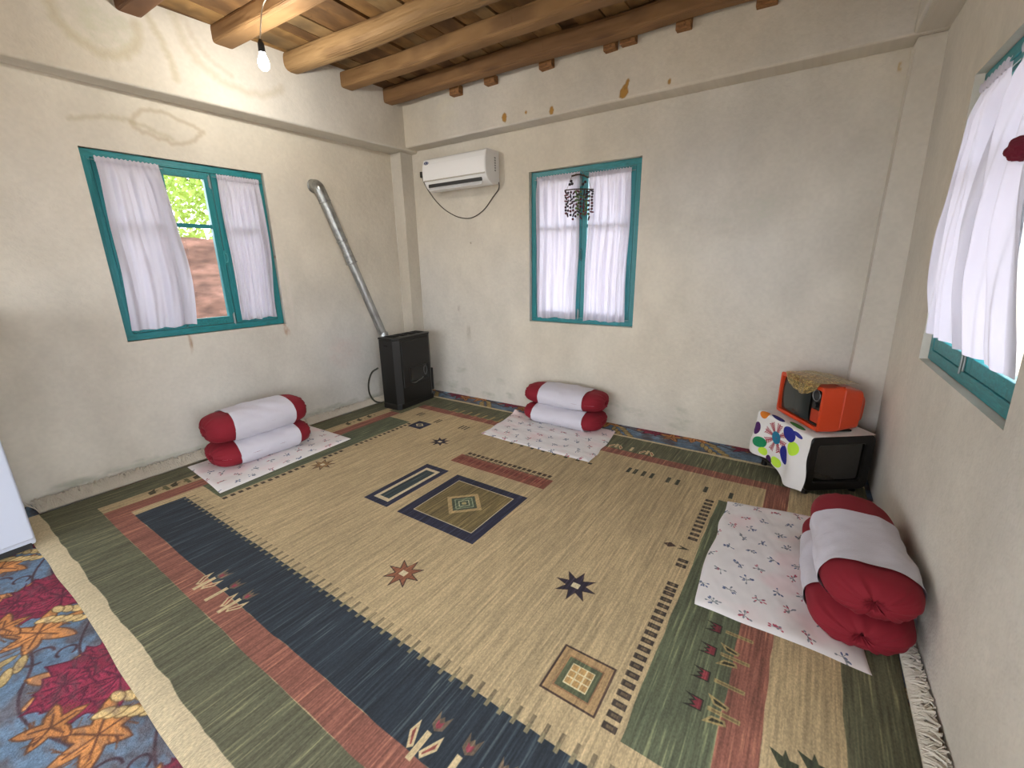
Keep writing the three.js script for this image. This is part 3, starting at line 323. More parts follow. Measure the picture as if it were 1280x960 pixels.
// ---------------------------------------------------------------- outdoors seen through the three-light window
{
  const gnd = mesh('ground', new THREE.BoxGeometry(60, 0.2, 60), std({ color: 0x9a8a74, roughness: 1 })); gnd.position.set(0, -0.55, 0); structure(gnd, 'bare earth outside the house', 'ground');
  const c = canvas(512, 256); eachPixel(c, (d, i, x, y) => { const n = 0.55 + 0.8 * fbm(x / 9, y / 6, 5) + 0.12 * NZ[2](x / 2, y / 2); d[i] = clamp(128 * n, 0, 255); d[i + 1] = clamp(98 * n, 0, 255); d[i + 2] = clamp(88 * n, 0, 255); d[i + 3] = 255; });
  const g = surface(60, 24, (u, v) => { const z = lerp(-4, 5, u), y = lerp(-0.5, 1.86, v) + (v === 1 ? (fbm(u * 20, 1, 3) - 0.5) * 0.12 : 0); return [-2.1 + (fbm(u * 20, v * 6, 3) - 0.5) * 0.08, y, z]; });
  const ix = g.index.array; for (let i = 0; i < ix.length; i += 3) { const t = ix[i]; ix[i] = ix[i + 1]; ix[i + 1] = t; } g.computeVertexNormals();
  const t = thing('mud_wall', 'reddish mud garden wall beyond the uncurtained casement', 'wall');
  mesh('rendered_face', g, std({ map: colorTex(c, true), roughness: 1, side: THREE.DoubleSide }), t); mesh('core', box(0.3, 2.36, 9, -2.32, 0.66, 0.5, 0.05), std({ color: 0x9a6650, roughness: 1 }), t);
  // tree above the wall
  const tr = thing('garden_tree', 'leafy yellow-green tree above the mud wall', 'tree', [-4.4, -0.4, -1.1]), r = rng(8);
  const bark = std({ color: 0x4a3c2c, roughness: 1 }); mesh('trunk', tube([[0, 0, 0], [0.1, 1.2, 0.05], [-0.05, 2.2, 0.1], [0.1, 3.4, -0.1]], 0.13, 30, 10), bark, tr);
  const lg = [], lp = []; for (let k = 0; k < 14; k++) { const a = r() * 6.28, y = 1.8 + r() * 1.4, L = 0.8 + r() * 0.9; const e = [Math.cos(a) * L, y + 0.3 + r() * 0.8, Math.sin(a) * L * 1.2]; lg.push(tube([[0, y, 0], [e[0] * 0.5, y + 0.35, e[2] * 0.5], e], 0.02, 12, 5)); }
  mesh('branches', merge(lg), bark, tr);
  const pos = [], nor = []; for (let k = 0; k < 26000; k++) { const a = r() * 6.28, q = Math.cbrt(r()), ph = Math.acos(2 * r() - 1); const X = Math.cos(a) * Math.sin(ph) * q * 1.7, Y = 3.0 + Math.cos(ph) * q * 1.7, Z = Math.sin(a) * Math.sin(ph) * q * 2.6 + 0.9; if (fbm(X * 1.5 + 9, Y * 1.5 + Z, 3) < 0.40) continue; const s = 0.035 + r() * 0.03, d1 = V(r() - 0.5, r() - 0.5, r() - 0.5).normalize(), d2 = V(r() - 0.5, r() - 0.5, r() - 0.5).cross(d1).normalize(), C = V(X, Y, Z); const P = [C.clone().addScaledVector(d1, -s), C.clone().addScaledVector(d2, -s * 0.5), C.clone().addScaledVector(d1, s), C.clone().addScaledVector(d2, s * 0.5)]; for (const m of [0, 1, 2, 0, 2, 3]) pos.push(P[m].x, P[m].y, P[m].z); }
  const fg = new THREE.BufferGeometry(); fg.setAttribute('position', new THREE.Float32BufferAttribute(pos, 3)); fg.computeVertexNormals(); const fo = mesh('foliage', fg, phys({ color: new THREE.Color().setRGB(0.30, 0.42, 0.07), transmission: 0.45, thickness: 0, roughness: 0.9, side: THREE.DoubleSide }), tr); fo.userData = { kind: 'stuff' };
}

// ---------------------------------------------------------------- bare bulb
{
  const [x, y, z] = BULB_AT, t = thing('hanging_bulb', 'bare glowing bulb in a black socket hanging from a squared beam', 'lamp', [x, y, z]);
  const prof = [[0, -0.062], [0.018, -0.058], [0.030, -0.044], [0.035, -0.024], [0.033, -0.004], [0.024, 0.020], [0.017, 0.036], [0.016, 0.044]].map((q) => new THREE.Vector2(...q));
  mesh('bulb', new THREE.LatheGeometry(prof, 28), std({ color: 0xffffff, emissive: new THREE.Color(1, 0.97, 0.92), emissiveIntensity: 6, roughness: 0.4 }), t).userData = { label: 'glowing white bulb' };
  mesh('socket', merge([cyl(0.019, 0.021, 0.05, 0, 0.066, 0), cyl(0.010, 0.019, 0.022, 0, 0.102, 0)]), std({ color: 0x14181a, roughness: 0.5 }), t);
  mesh('cord', tube([[0, 0.11, 0], [0.004, 0.22, -0.02], [0.0, 0.33, -0.058], [0.25, 0.39, -0.068], [0.8, 0.40, -0.070]], 0.004, 40, 6), std({ color: 0xcfcabc, roughness: 0.6 }), t);
  const L = new THREE.PointLight(new THREE.Color(1, 0.955, 0.87), BULB_POWER); L.position.set(0, -0.02, 0); L.castShadow = true; L.shadow.radius = 2; t.add(L);
}

// ---------------------------------------------------------------- air conditioner
{
  const t = thing('air_conditioner', 'white wall-mounted air conditioner near the room corner', 'air conditioner', [0.92, 2.24, 0]);
  const w = 0.80, white = std({ color: 0xe9eaea, roughness: 0.22 }), grey = std({ color: 0x8d9090, roughness: 0.5 }), dark = std({ color: 0x2b2c2c, roughness: 0.6 });
  // side profile (z, y): rounded front
  const P = [[0, 0.02], [0.10, 0.0], [0.17, 0.022], [0.205, 0.055], [0.225, 0.10], [0.232, 0.16], [0.228, 0.23], [0.215, 0.285], [0.19, 0.305], [0, 0.31]];
  const sh = new THREE.Shape(); sh.moveTo(...P[0]); sh.splineThru(P.slice(1, 9).map((q) => new THREE.Vector2(...q))); sh.lineTo(...P[9]); sh.closePath();
  const body = new THREE.ExtrudeGeometry(sh, { depth: w - 0.016, bevelEnabled: true, bevelThickness: 0.008, bevelSize: 0.008, bevelOffset: -0.008, bevelSegments: 3, curveSegments: 24 }); body.rotateY(-PI / 2); body.translate(w / 2 - 0.008, 0, 0);
  mesh('casing', body, white, t);
  // front panel proud of the casing
  const fp = surface(2, 20, (u, v) => { const a = lerp(0.095, 0.29, v), z = 0.236 - 0.030 * Math.pow(Math.abs(v - 0.35) / 0.65, 2.4); return [lerp(-w / 2 - 0.004, w / 2 - 0.012, u), a, z]; });
  mesh('front_panel', fp, std({ color: 0xf0f1f2, roughness: 0.15, side: THREE.DoubleSide }), t);
  const strip = box(w - 0.012, 0.012, 0.01, -0.004, 0.093, 0.229, 0.004); mesh('trim_strip', strip, std({ color: 0xc9c6bb, roughness: 0.2, metalness: 0.4 }), t);
  const vent = new THREE.Group(); vent.name = 'air_outlet'; t.add(vent);
  const slot = box(w - 0.11, 0.042, 0.012, -0.01, 0.052, 0.204, 0.004); slot.translate(0, 0, 0); mesh('slot', slot, dark, vent);
  const lv = box(w - 0.12, 0.005, 0.065, 0, 0, 0, 0.002); lv.rotateX(0.75); lv.translate(-0.01, 0.022, 0.186); mesh('louvre', lv, white, vent);
  for (let k = 0; k < 14; k++) mesh('fin', box(0.002, 0.03, 0.012, -0.33 + k * 0.05, 0.052, 0.199, 0.0005), grey, vent);
  mesh('side_grille', merge([0, 1, 2, 3, 4, 5].map((k) => box(0.004, 0.014, 0.022, w / 2 + 0.001, 0.13 + k * 0.022, 0.075, 0.001))), grey, t);
  const lc = canvas(128, 64), g = lc.getContext('2d'); g.fillStyle = '#e9eaea'; g.fillRect(0, 0, 128, 64); g.fillStyle = '#27345f'; g.beginPath(); g.ellipse(64, 32, 60, 29, 0, 0, PI * 2); g.fill(); g.strokeStyle = '#cfd6e6'; g.lineWidth = 3; g.beginPath(); g.ellipse(64, 32, 54, 24, 0, 0, PI * 2); g.stroke(); g.fillStyle = '#e8ecf6'; g.font = 'italic 26px serif'; g.textAlign = 'center'; g.fillText('Carrier', 64, 41);
  const badge = new THREE.CylinderGeometry(0.5, 0.5, 1, 32); badge.rotateX(PI / 2); badge.scale(0.066, 0.034, 0.004); const bg = mesh('badge', badge, [std({ color: 0x27345f }), std({ map: colorTex(lc), roughness: 0.3 }), std({ color: 0x27345f })], t); bg.position.set(-0.355, 0.262, 0.2255); bg.rotation.x = -0.2; bg.userData = { label: 'dark blue oval badge' };
  const cb = thing('power_cable', 'thin black cable looping below the air conditioner', 'cable', [0.92, 2.24, 0]);
  mesh('loop', tube([[-0.625, 0.20, 0.014], [-0.60, 0.13, 0.012], [-0.498, -0.011, 0.01], [-0.39, -0.115, 0.01], [-0.28, -0.19, 0.01], [-0.116, -0.258, 0.01], [0.045, -0.269, 0.01], [0.204, -0.203, 0.01], [0.32, -0.095, 0.01], [0.399, -0.018, 0.014], [0.41, 0.03, 0.03]], 0.0048, 90, 7), std({ color: 0x4a443c, roughness: 0.6 }), cb);
  mesh('plug', box(0.03, 0.06, 0.03, -0.627, 0.215, 0.016, 0.006), std({ color: 0x1a1a1a, roughness: 0.5 }), cb);
}

// ---------------------------------------------------------------- black stove with its pipe
{
  const t = thing('gas_stove', 'black enamelled room stove in the corner beneath a metal pipe', 'stove', [0.415, 0.003, 0.55], 0.03);
  const blk = std({ color: 0x0a0a09, roughness: 0.42 }), blk2 = std({ color: 0x100f0e, roughness: 0.5 }), hole = std({ color: 0x050505, roughness: 0.9 });
  const D = 0.24, L = 0.56, H = 0.70;
  // body: plan outline with chamfered front edges, front towards +x
  const plan = (d, l, ch) => { const s = new THREE.Shape(); [[-d / 2, -l / 2], [d / 2 - ch, -l / 2], [d / 2, -l / 2 + ch * 1.4], [d / 2, l / 2 - ch * 1.4], [d / 2 - ch, l / 2], [-d / 2, l / 2]].forEach((q, i) => (i ? s.lineTo(...q) : s.moveTo(...q))); s.closePath(); return s; };
  const up = (s, h, y, b = 0.006) => { const g = new THREE.ExtrudeGeometry(s, { depth: h - 2 * b, bevelEnabled: true, bevelThickness: b, bevelSize: b, bevelOffset: -b, bevelSegments: 2 }); g.rotateX(-PI / 2); g.translate(0, y + b, 0); return g; };
  mesh('plinth', up(plan(D - 0.01, L + 0.02, 0.03), 0.06, 0), blk2, t); mesh('body', up(plan(D, L, 0.045), H, 0.05), blk, t); 
  const top = mesh('top_grille', up(plan(D + 0.008, L + 0.008, 0.045), 0.022, 0.75), blk, t);
  for (let k = 0; k < 4; k++) mesh('louvre', box(0.13, 0.006, 0.085, -0.02, 0.775, -0.19 + k * 0.125, 0.003), hole, top).rotation.z = 0;
  mesh('front_panel', box(0.012, 0.50, L - 0.15, D / 2 + 0.004, 0.48, 0, 0.006), blk2, t);
  const win = mesh('viewing_window', box(0.006, 0.15, 0.26, D / 2 + 0.012, 0.36, -0.03, 0.003), std({ color: 0x0b0b0b, roughness: 0.1 }), t);
  mesh('window_rim', merge([box(0.008, 0.012, 0.28, D / 2 + 0.013, 0.44, -0.03), box(0.008, 0.012, 0.28, D / 2 + 0.013, 0.28, -0.03), box(0.008, 0.17, 0.012, D / 2 + 0.013, 0.36, -0.17), box(0.008, 0.17, 0.012, D / 2 + 0.013, 0.36, 0.11)]), blk, win);
  mesh('emblem', (() => { const g = new THREE.TorusGeometry(0.035, 0.006, 8, 24); g.rotateY(PI / 2); g.scale(1, 1.4, 0.7); g.translate(D / 2 + 0.016, 0.37, -0.12); return g; })(), std({ color: 0x4a4a48, roughness: 0.4 }), t);
  mesh('scroll_ornament', tube([[D / 2 + 0.016, 0.275, 0.10], [D / 2 + 0.018, 0.262, 0.05], [D / 2 + 0.018, 0.275, 0.0], [D / 2 + 0.018, 0.285, -0.05], [D / 2 + 0.016, 0.30, -0.08]], 0.006, 24, 6), std({ color: 0x6a6a68, metalness: 0.5, roughness: 0.4 }), t);
  mesh('side_slot', box(0.05, 0.014, 0.004, -0.02, 0.69, L / 2 + 0.001, 0.001), hole, t);
  mesh('control_box', box(0.07, 0.26, 0.03, 0.05, 0.22, -L / 2 - 0.012, 0.008), blk2, t);
  for (const [a, b] of [[1, 1], [1, -1], [-1, 1], [-1, -1]]) mesh('foot', cyl(0.016, 0.02, 0.012, a * 0.085, 0.004, b * 0.25, 12), blk2, t);
  const hose = thing('gas_hose', 'dark rubber hose bowing out beside the black stove', 'hose'); mesh('tube', tube([[0.25, 0.44, 0.828], [0.21, 0.40, 0.88], [0.17, 0.28, 0.91], [0.17, 0.15, 0.91], [0.21, 0.07, 0.88], [0.27, 0.05, 0.834]], 0.009, 40, 8), std({ color: 0x2a2a1a, roughness: 0.6 }), hose);
  const zinc = (() => { const c = canvas(128, 256); eachPixel(c, (d, i, x, y) => { const n = 0.72 + 0.4 * fbm(x / 10, y / 26, 3); d[i] = 176 * n; d[i + 1] = 178 * n; d[i + 2] = 176 * n; d[i + 3] = 255; }); return std({ map: colorTex(c, true), metalness: 0.85, roughness: 0.33 }); })();
  const pipe = thing('stove_pipe', 'galvanised metal flue pipe slanting from stove to wall', 'pipe');
  const A = [0.235, 0.765, 0.70], B = [0.062, 2.13, 1.115], dv = V(B[0] - A[0], B[1] - A[1], B[2] - A[2]).normalize(), at = (s) => [A[0] + dv.x * s, A[1] + dv.y * s, A[2] + dv.z * s], len = V(...A).distanceTo(V(...B));
  mesh('lower_length', bar(A, at(len * 0.60), 0.043, 24), zinc, pipe); mesh('middle_length', bar(at(len * 0.56), at(len * 0.72), 0.047, 24), zinc, pipe); mesh('upper_length', bar(at(len * 0.70), at(len), 0.050, 24), zinc, pipe);
  for (const s of [0.56, 0.715, 0.97]) mesh('crimp_ring', (() => { const g = new THREE.TorusGeometry(0.051, 0.006, 8, 28); g.applyQuaternion(new THREE.Quaternion().setFromUnitVectors(V(0, 0, 1), dv)); g.translate(...at(len * s)); return g; })(), zinc, pipe);
  mesh('elbow', new THREE.TubeGeometry(new THREE.CatmullRomCurve3([V(...at(len * 0.97)), V(...at(len + 0.03)), V(0.045, 2.205, 1.135), V(0.0, 2.235, 1.13), V(-0.075, 2.235, 1.125)]), 24, 0.053, 24), zinc, pipe);
  mesh('collar', (() => { const g = new THREE.TorusGeometry(0.054, 0.008, 8, 28); g.rotateY(PI / 2); g.translate(-0.052, 2.235, 1.125); return g; })(), zinc, pipe);
  mesh('stub', cyl(0.047, 0.052, 0.05, A[0], 0.785, A[2] + 0.0), zinc, pipe);
}

// ---------------------------------------------------------------- floral floor mats
const SPRIG = (() => { const c = canvas(1024, 1024), g = c.getContext('2d'), r = rng(17); g.fillStyle = 'rgb(226,222,220)'; g.fillRect(0, 0, 1024, 1024);
  eachPixel(c, (d, i, x, y) => { const p = smooth(0.5, 0.75, fbm(x / 1024 * 4, y / 1024 * 4, 3)); d[i] += p * 4; d[i + 1] -= p * 10; d[i + 2] -= p * 8; });
  const n = 8; for (let j = 0; j < n; j++) for (let i = 0; i < n; i++) { const x = (i + 0.5 + (j & 1) * 0.5 + (r() - 0.5) * 0.3) / n * 1024, y = (j + 0.5 + (r() - 0.5) * 0.3) / n * 1024, red = r() < 0.5, s = 1.0; for (const ox of [0, -1024]) { g.save(); g.translate(x + ox, y); g.rotate(r() * 6); for (let k = 0; k < 9; k++) { const a = r() * 6.28, L = (8 + r() * 24) * s; g.strokeStyle = 'rgba(104,112,116,0.75)'; g.lineWidth = 2.2; g.beginPath(); g.moveTo(0, 0); g.lineTo(Math.cos(a) * L, Math.sin(a) * L); g.stroke(); g.fillStyle = r() < 0.55 ? (red ? 'rgba(176,70,88,0.85)' : 'rgba(74,88,128,0.85)') : 'rgba(112,120,128,0.8)'; g.beginPath(); g.ellipse(Math.cos(a) * L, Math.sin(a) * L, 5 + r() * 4, 3.5 + r() * 2, a, 0, 7); g.fill(); } g.restore(); } }
  return c; })();
function mat(corners, seed, label, tw, td, pull = []) { // corners: far-left, near-left, near-right, far-right in plan
  const t = thing('floor_mat', label, 'mat'); const tex = colorTex(SPRIG, true); tex.repeat.set(tw, td); tex.offset.set(seed * 0.37, seed * 0.21);
  const cot = std({ map: tex, roughness: 0.95, side: THREE.DoubleSide });
  const f = (u, v) => { const a = [0, 1].map((k) => lerp(lerp(corners[0][k], corners[3][k], u), lerp(corners[1][k], corners[2][k], u), v)); const ew = 0.02; a[0] += (fbm(v * 3 + seed, 2, 2) - 0.5) * ew * (Math.abs(u - 0.5) * 2) * 2.4; a[1] += (fbm(u * 3 + seed, 5, 2) - 0.5) * ew * (Math.abs(v - 0.5) * 2) * 1.6; return a; };
  const nu = 70, nv = 70, top = surface(nu, nv, (u, v) => { const [x, z] = f(u, v), e = Math.min(u, 1 - u, v, 1 - v); let y = 0.007 + 0.003 * smooth(0, 0.03, e) + (fbm(u * 7 + seed, v * 7, 4) - 0.5) * 0.016 * smooth(0, 0.06, e) + 0.004 * Math.abs(Math.sin(u * 9 + Math.sin(v * 4 + seed) * 2)) * smooth(0, 0.1, e); for (const [pu, pv, ph, pr] of pull) y += ph * Math.exp(-((u - pu) ** 2 + (v - pv) ** 2) / pr ** 2); if (e === 0) y = 0.003; return [x, y, z]; });
  const ix = top.index.array; for (let i = 0; i < ix.length; i += 3) { const q = ix[i]; ix[i] = ix[i + 1]; ix[i + 1] = q; } top.computeVertexNormals();
  mesh('printed_cover', top, cot, t);
  return t;
}
mat([[0.13, 2.64], [0.775, 2.70], [0.735, 1.60], [0.12, 1.60]], 1, 'white floral mat on the rug under the three-light window', 1.1, 0.65);
mat([[1.60, 0.24], [1.68, 0.905], [2.76, 0.95], [2.69, 0.22]], 2, 'white floral mat on the rug under the two-light window', 1.1, 0.65, [[0.02, 0.04, 0.03, 0.06]]);
mat([[3.715, 1.005], [3.735, 2.035], [4.36, 2.06], [4.28, 0.93]], 3, 'white floral mat on the rug next to the television', 0.65, 1.1, [[0.04, 0.65, 0.012, 0.2]]);

// ---------------------------------------------------------------- bolsters
const VELVET = phys({ color: new THREE.Color().setRGB(0.215, 0.004, 0.014), roughness: 0.85, sheen: 0.4, sheenColor: new THREE.Color(0.5, 0.05, 0.08), sheenRoughness: 0.5 });
const SLEEVE = (() => { const b = grayTex(256, (x, y) => 0.5 * NZ[0](x / 4, y / 4) + 0.5 * NZ[1](x, y)); b.repeat.set(3, 3); return std({ color: new THREE.Color().setRGB(0.60, 0.575, 0.63), roughness: 0.9, bumpMap: b, bumpScale: 0.001, side: THREE.DoubleSide }); })();
function bolster(pos, turn, L, D, H, sleeveHalf, seed, label, shift = 0) {
  const t = thing('bolster_cushion', label, 'cushion', pos, turn);
  const R0 = (x) => { const a = Math.abs(x) / (L / 2); return Math.pow(Math.max(0, 1 - Math.pow(a, 7.5)), 0.42); };
  const sec = (x, q, k, extra) => { const c = Math.cos(q), s = Math.sin(q), e = 0.82; let z = Math.sign(c) * Math.pow(Math.abs(c), e) * D / 2 * k, y = Math.sign(s) * Math.pow(Math.abs(s), e) * H / 2 * k; y = clamp(y, -H / 2 * 0.90, H / 2 * 0.95); const n = (fbm(x * 5 + seed, q * 1.2, 3) - 0.5) * 0.02 + extra; return [y + n * s, z + n * c]; };
  const body = surface(64, 72, (u, v) => { const a = (v * 2 - 1), x = Math.sin(a * PI / 2) * L / 2 * 0.9999, q = u * PI * 2, k = Math.max(0.02, R0(x)), end = smooth(0.55, 0.95, Math.abs(a)); const pl = end * (Math.cos(q * 20 + seed) * 0.010 + Math.cos(q * 13 + seed * 2) * 0.008) * Math.sqrt(k); const dim = smooth(0.93, 1, Math.abs(a)) * 0.03; const [y, z] = sec(x, q, k, pl); return [x - Math.sign(x) * dim, y + H / 2 * 0.90, z]; }, true);
  mesh('velvet_body', body, VELVET, t);
  const sl = surface(80, 40, (u, v) => { const x = shift + lerp(-sleeveHalf, sleeveHalf, v) + Math.sin(u * PI * 4 + seed) * 0.006 * (v < 0.5 ? -1 : 1), q = u * PI * 2; const wr = (fbm(v * 3 + seed, u * 9 + v * 5, 3) - 0.5) * 0.010 + 0.003 * Math.sin(u * 40 + v * 16 + seed) * fbm(v * 4, u * 4 + seed, 2); const [y, z] = sec(x, q, R0(x) * 1.0 + 0.0, 0.009 + wr); return [x, y + H / 2 * 0.90, z]; }, true);
  mesh('white_sleeve', sl, SLEEVE, t).userData = { label: 'white cotton sleeve' };
  return t;
}
// under the three-light window (long axis along z)
bolster([0.335, 0.014, 2.175], PI / 2 - 0.03, 0.77, 0.39, 0.20, 0.235, 1, 'red bolster with white sleeve, lower of the pair under the three-light window');
bolster([0.305, 0.198, 2.165], PI / 2 - 0.03, 0.78, 0.37, 0.235, 0.235, 2, 'red bolster with white sleeve, on top of the pair under the three-light window');
bolster([2.205, 0.016, 0.275], -0.02, 0.81, 0.37, 0.175, 0.265, 3, 'red bolster with white sleeve, lower of the pair under the two-light window');
bolster([2.19, 0.178, 0.225], -0.02, 0.83, 0.35, 0.185, 0.235, 4, 'red bolster with white sleeve, on top of the pair under the two-light window', 0.02);
bolster([4.305, 0.014, 1.575], PI / 2 + 0.03, 0.86, 0.36, 0.175, 0.225, 5, 'red bolster with white sleeve, lower of the pair beside the television', -0.03);
bolster([4.31, 0.172, 1.615], PI / 2 + 0.05, 0.80, 0.325, 0.19, 0.205, 6, 'red bolster with white sleeve, on top of the pair beside the television', -0.07);

// ---------------------------------------------------------------- television corner
{
  const TURN = -0.925, cx = 4.150, cz = 0.362;     // local x runs from the hidden end to the glass end, z to the room
  const st = thing('cabinet', 'glossy black rounded cabinet with dark glass end, under the orange television', 'cabinet', [cx, 0.004, cz], TURN);
  const wx = 0.52, dz = 0.43, y0 = 0.035, y1 = 0.412, blk = std({ color: 0x0e0c0b, roughness: 0.3 });
  const rr = (w, h, r) => { const s = new THREE.Shape(); s.moveTo(-w / 2 + r, -h / 2); s.lineTo(w / 2 - r, -h / 2); s.quadraticCurveTo(w / 2, -h / 2, w / 2, -h / 2 + r); s.lineTo(w / 2, h / 2 - r); s.quadraticCurveTo(w / 2, h / 2, w / 2 - r, h / 2); s.lineTo(-w / 2 + r, h / 2); s.quadraticCurveTo(-w / 2, h / 2, -w / 2, h / 2 - r); s.lineTo(-w / 2, -h / 2 + r); s.quadraticCurveTo(-w / 2, -h / 2, -w / 2 + r, -h / 2); return s; };
  const outer = rr(dz, y1 - y0, 0.05); outer.holes.push(new THREE.Path(rr(dz - 0.11, y1 - y0 - 0.12, 0.02).getPoints(6)));
  const rim = new THREE.ExtrudeGeometry(outer, { depth: 0.05, bevelEnabled: true, bevelThickness: 0.008, bevelSize: 0.008, bevelOffset: -0.008, bevelSegments: 3 }); rim.rotateY(PI / 2); rim.translate(wx / 2 - 0.058, (y0 + y1) / 2, 0);
  mesh('end_frame', rim, blk, st);
  const shell = new THREE.ExtrudeGeometry(rr(dz - 0.01, y1 - y0 - 0.01, 0.05), { depth: wx - 0.08, bevelEnabled: true, bevelThickness: 0.01, bevelSize: 0.01, bevelOffset: -0.01, bevelSegments: 3 }); shell.rotateY(PI / 2); shell.translate(-wx / 2 + 0.012, (y0 + y1) / 2, 0); mesh('body', shell, blk, st);
  mesh('glass_door', box(0.006, y1 - y0 - 0.11, dz - 0.10, wx / 2 - 0.022, (y0 + y1) / 2, 0, 0.002), phys({ color: 0x15120f, roughness: 0.06, clearcoat: 1, clearcoatRoughness: 0.03 }), st).userData = { label: 'dark glass panel' };
  for (const [a, b] of [[1, 1], [1, -1], [-1, 1], [-1, -1]]) mesh('foot', cyl(0.018, 0.022, 0.045, a * (wx / 2 - 0.05), 0.0225, b * (dz / 2 - 0.05), 14), blk, st);
  // embroidered cloth over the top, hanging down the room side
  const c = canvas(1024, 1024), g = c.getContext('2d'); g.fillStyle = 'rgb(228,226,222)'; g.fillRect(0, 0, 1024, 1024);
  const dot = (x, y, rx, ry, col, a = 0) => { rx *= 1.45; ry *= 1.25; g.fillStyle = col; g.beginPath(); g.ellipse(x, y, rx, ry, a, 0, 7); g.fill(); g.strokeStyle = 'rgba(255,255,255,0.25)'; g.lineWidth = 2; for (let k = -3; k <= 3; k++) { g.beginPath(); g.moveTo(x - rx * 0.7, y + k * ry * 0.25); g.lineTo(x + rx * 0.7, y + k * ry * 0.25 - 4); g.stroke(); } };
  const cxp = 430, cyp = 560; g.strokeStyle = 'rgb(158,44,62)'; g.lineCap = 'round'; for (let k = 0; k < 8; k++) { const a = k / 8 * PI * 2 + 0.2; for (let m = 0; m < 5; m++) { const q = 85 + m * 26; g.lineWidth = 13; for (const s of [-1, 1]) { g.beginPath(); g.moveTo(cxp + Math.cos(a) * q, cyp + Math.sin(a) * q); g.lineTo(cxp + Math.cos(a + s * 0.22) * (q + 26), cyp + Math.sin(a + s * 0.22) * (q + 26)); g.stroke(); } g.beginPath(); g.moveTo(cxp + Math.cos(a) * 65, cyp + Math.sin(a) * 65); g.lineTo(cxp + Math.cos(a) * 215, cyp + Math.sin(a) * 215); g.stroke(); } }
  dot(cxp, cyp, 62, 72, 'rgb(28,116,150)'); dot(cxp, cyp, 10, 12, 'rgb(70,60,110)');
  dot(120, 310, 58, 62, 'rgb(226,128,30)'); dot(340, 250, 100, 36, 'rgb(30,26,110)', 0.15); dot(60, 560, 52, 74, 'rgb(72,24,92)'); dot(185, 740, 70, 68, 'rgb(20,132,84)'); dot(270, 860, 48, 48, 'rgb(190,232,60)'); dot(390, 935, 46, 52, 'rgb(60,20,84)'); dot(520, 900, 50, 56, 'rgb(190,232,60)'); dot(640, 730, 58, 100, 'rgb(26,30,128)', -0.1); dot(800, 560, 76, 72, 'rgb(190,236,60)'); dot(660, 410, 84, 76, 'rgb(26,34,132)', 0.5); dot(800, 360, 60, 24, 'rgb(26,34,132)', 0.2); dot(640, 200, 110, 36, 'rgb(48,120,50)', 0.15);
  const cl = thing('embroidered_cloth', 'white cloth embroidered with colourful dots, draped over the black cabinet', 'cloth', [cx, 0, cz], TURN);
  const prof = (s) => { // s metres from the back edge: over the top, round the edge, down the room side
    const a = dz - 0.02; if (s < a) return [y1 + 0.006, -dz / 2 + 0.01 + s]; const d = s - a; if (d < 0.04) { const q = d / 0.04 * PI / 2; return [y1 + 0.006 - 0.022 + 0.022 * Math.cos(q), dz / 2 - 0.01 + 0.022 * Math.sin(q)]; } return [y1 - 0.016 - (d - 0.04), dz / 2 + 0.012 + 0.012 * (d - 0.04)]; };
  const front = dz - 0.02 + 0.04;
  const cg = surface(60, 80, (u, v) => { const x = lerp(-wx / 2 - 0.012, wx / 2 + 0.006, u); const drop = lerp(0.285, 0.365, smooth(0.1, 1, u)) + 0.012 * Math.sin(u * 11); const s = v * (front + drop); const [y, z] = prof(s); const h = smooth(front, front + 0.2, s); return [x + h * 0.012 * Math.sin(s * 20) * (u > 0.5 ? 1 : -1), y + (s < front - 0.05 ? (fbm(u * 4, v * 4, 2) - 0.5) * 0.004 : 0), z + h * (0.016 * Math.sin(u * 9 + 0.6) + 0.014) + h * 0.01 * Math.sin(u * 17)]; }, false, (u, v) => { const drop = lerp(0.285, 0.365, smooth(0.1, 1, u)) + 0.012 * Math.sin(u * 11); const s = v * (front + drop), q = (s - 0.28) / (front + 0.33 - 0.28); return [u, 1 - clamp(q, 0.001, 0.999)]; });
  const ix = cg.index.array; for (let i = 0; i < ix.length; i += 3) { const q = ix[i]; ix[i] = ix[i + 1]; ix[i + 1] = q; } cg.computeVertexNormals();
  mesh('cotton', cg, std({ map: colorTex(c), roughness: 0.95, side: THREE.DoubleSide }), cl);

  // television
  const TT = -1.016, tv = thing('television', 'small retro orange television with dark screen and round dial', 'television', [4.175, y1 + 0.013, 0.355], TT);
  const org = std({ color: new THREE.Color().setRGB(0.62, 0.055, 0.012), roughness: 0.32 }), org2 = std({ color: new THREE.Color().setRGB(0.45, 0.04, 0.012), roughness: 0.4 }), dk = std({ color: 0x141210, roughness: 0.4 });
  const w = 0.46, h = 0.29, zf = 0.135;
  const loft = (rings) => { const n = rings[0].length; return surface(n - 1, rings.length - 1, (u, v) => rings[Math.round(v * (rings.length - 1))][Math.round(u * (n - 1))], false); };
  const rring = (ww, hh, r, z, cy, sh = 0) => { const pts = rr(ww, hh, r).getPoints(5).map((q) => [q.x, q.y + cy + sh, z]); return pts; };
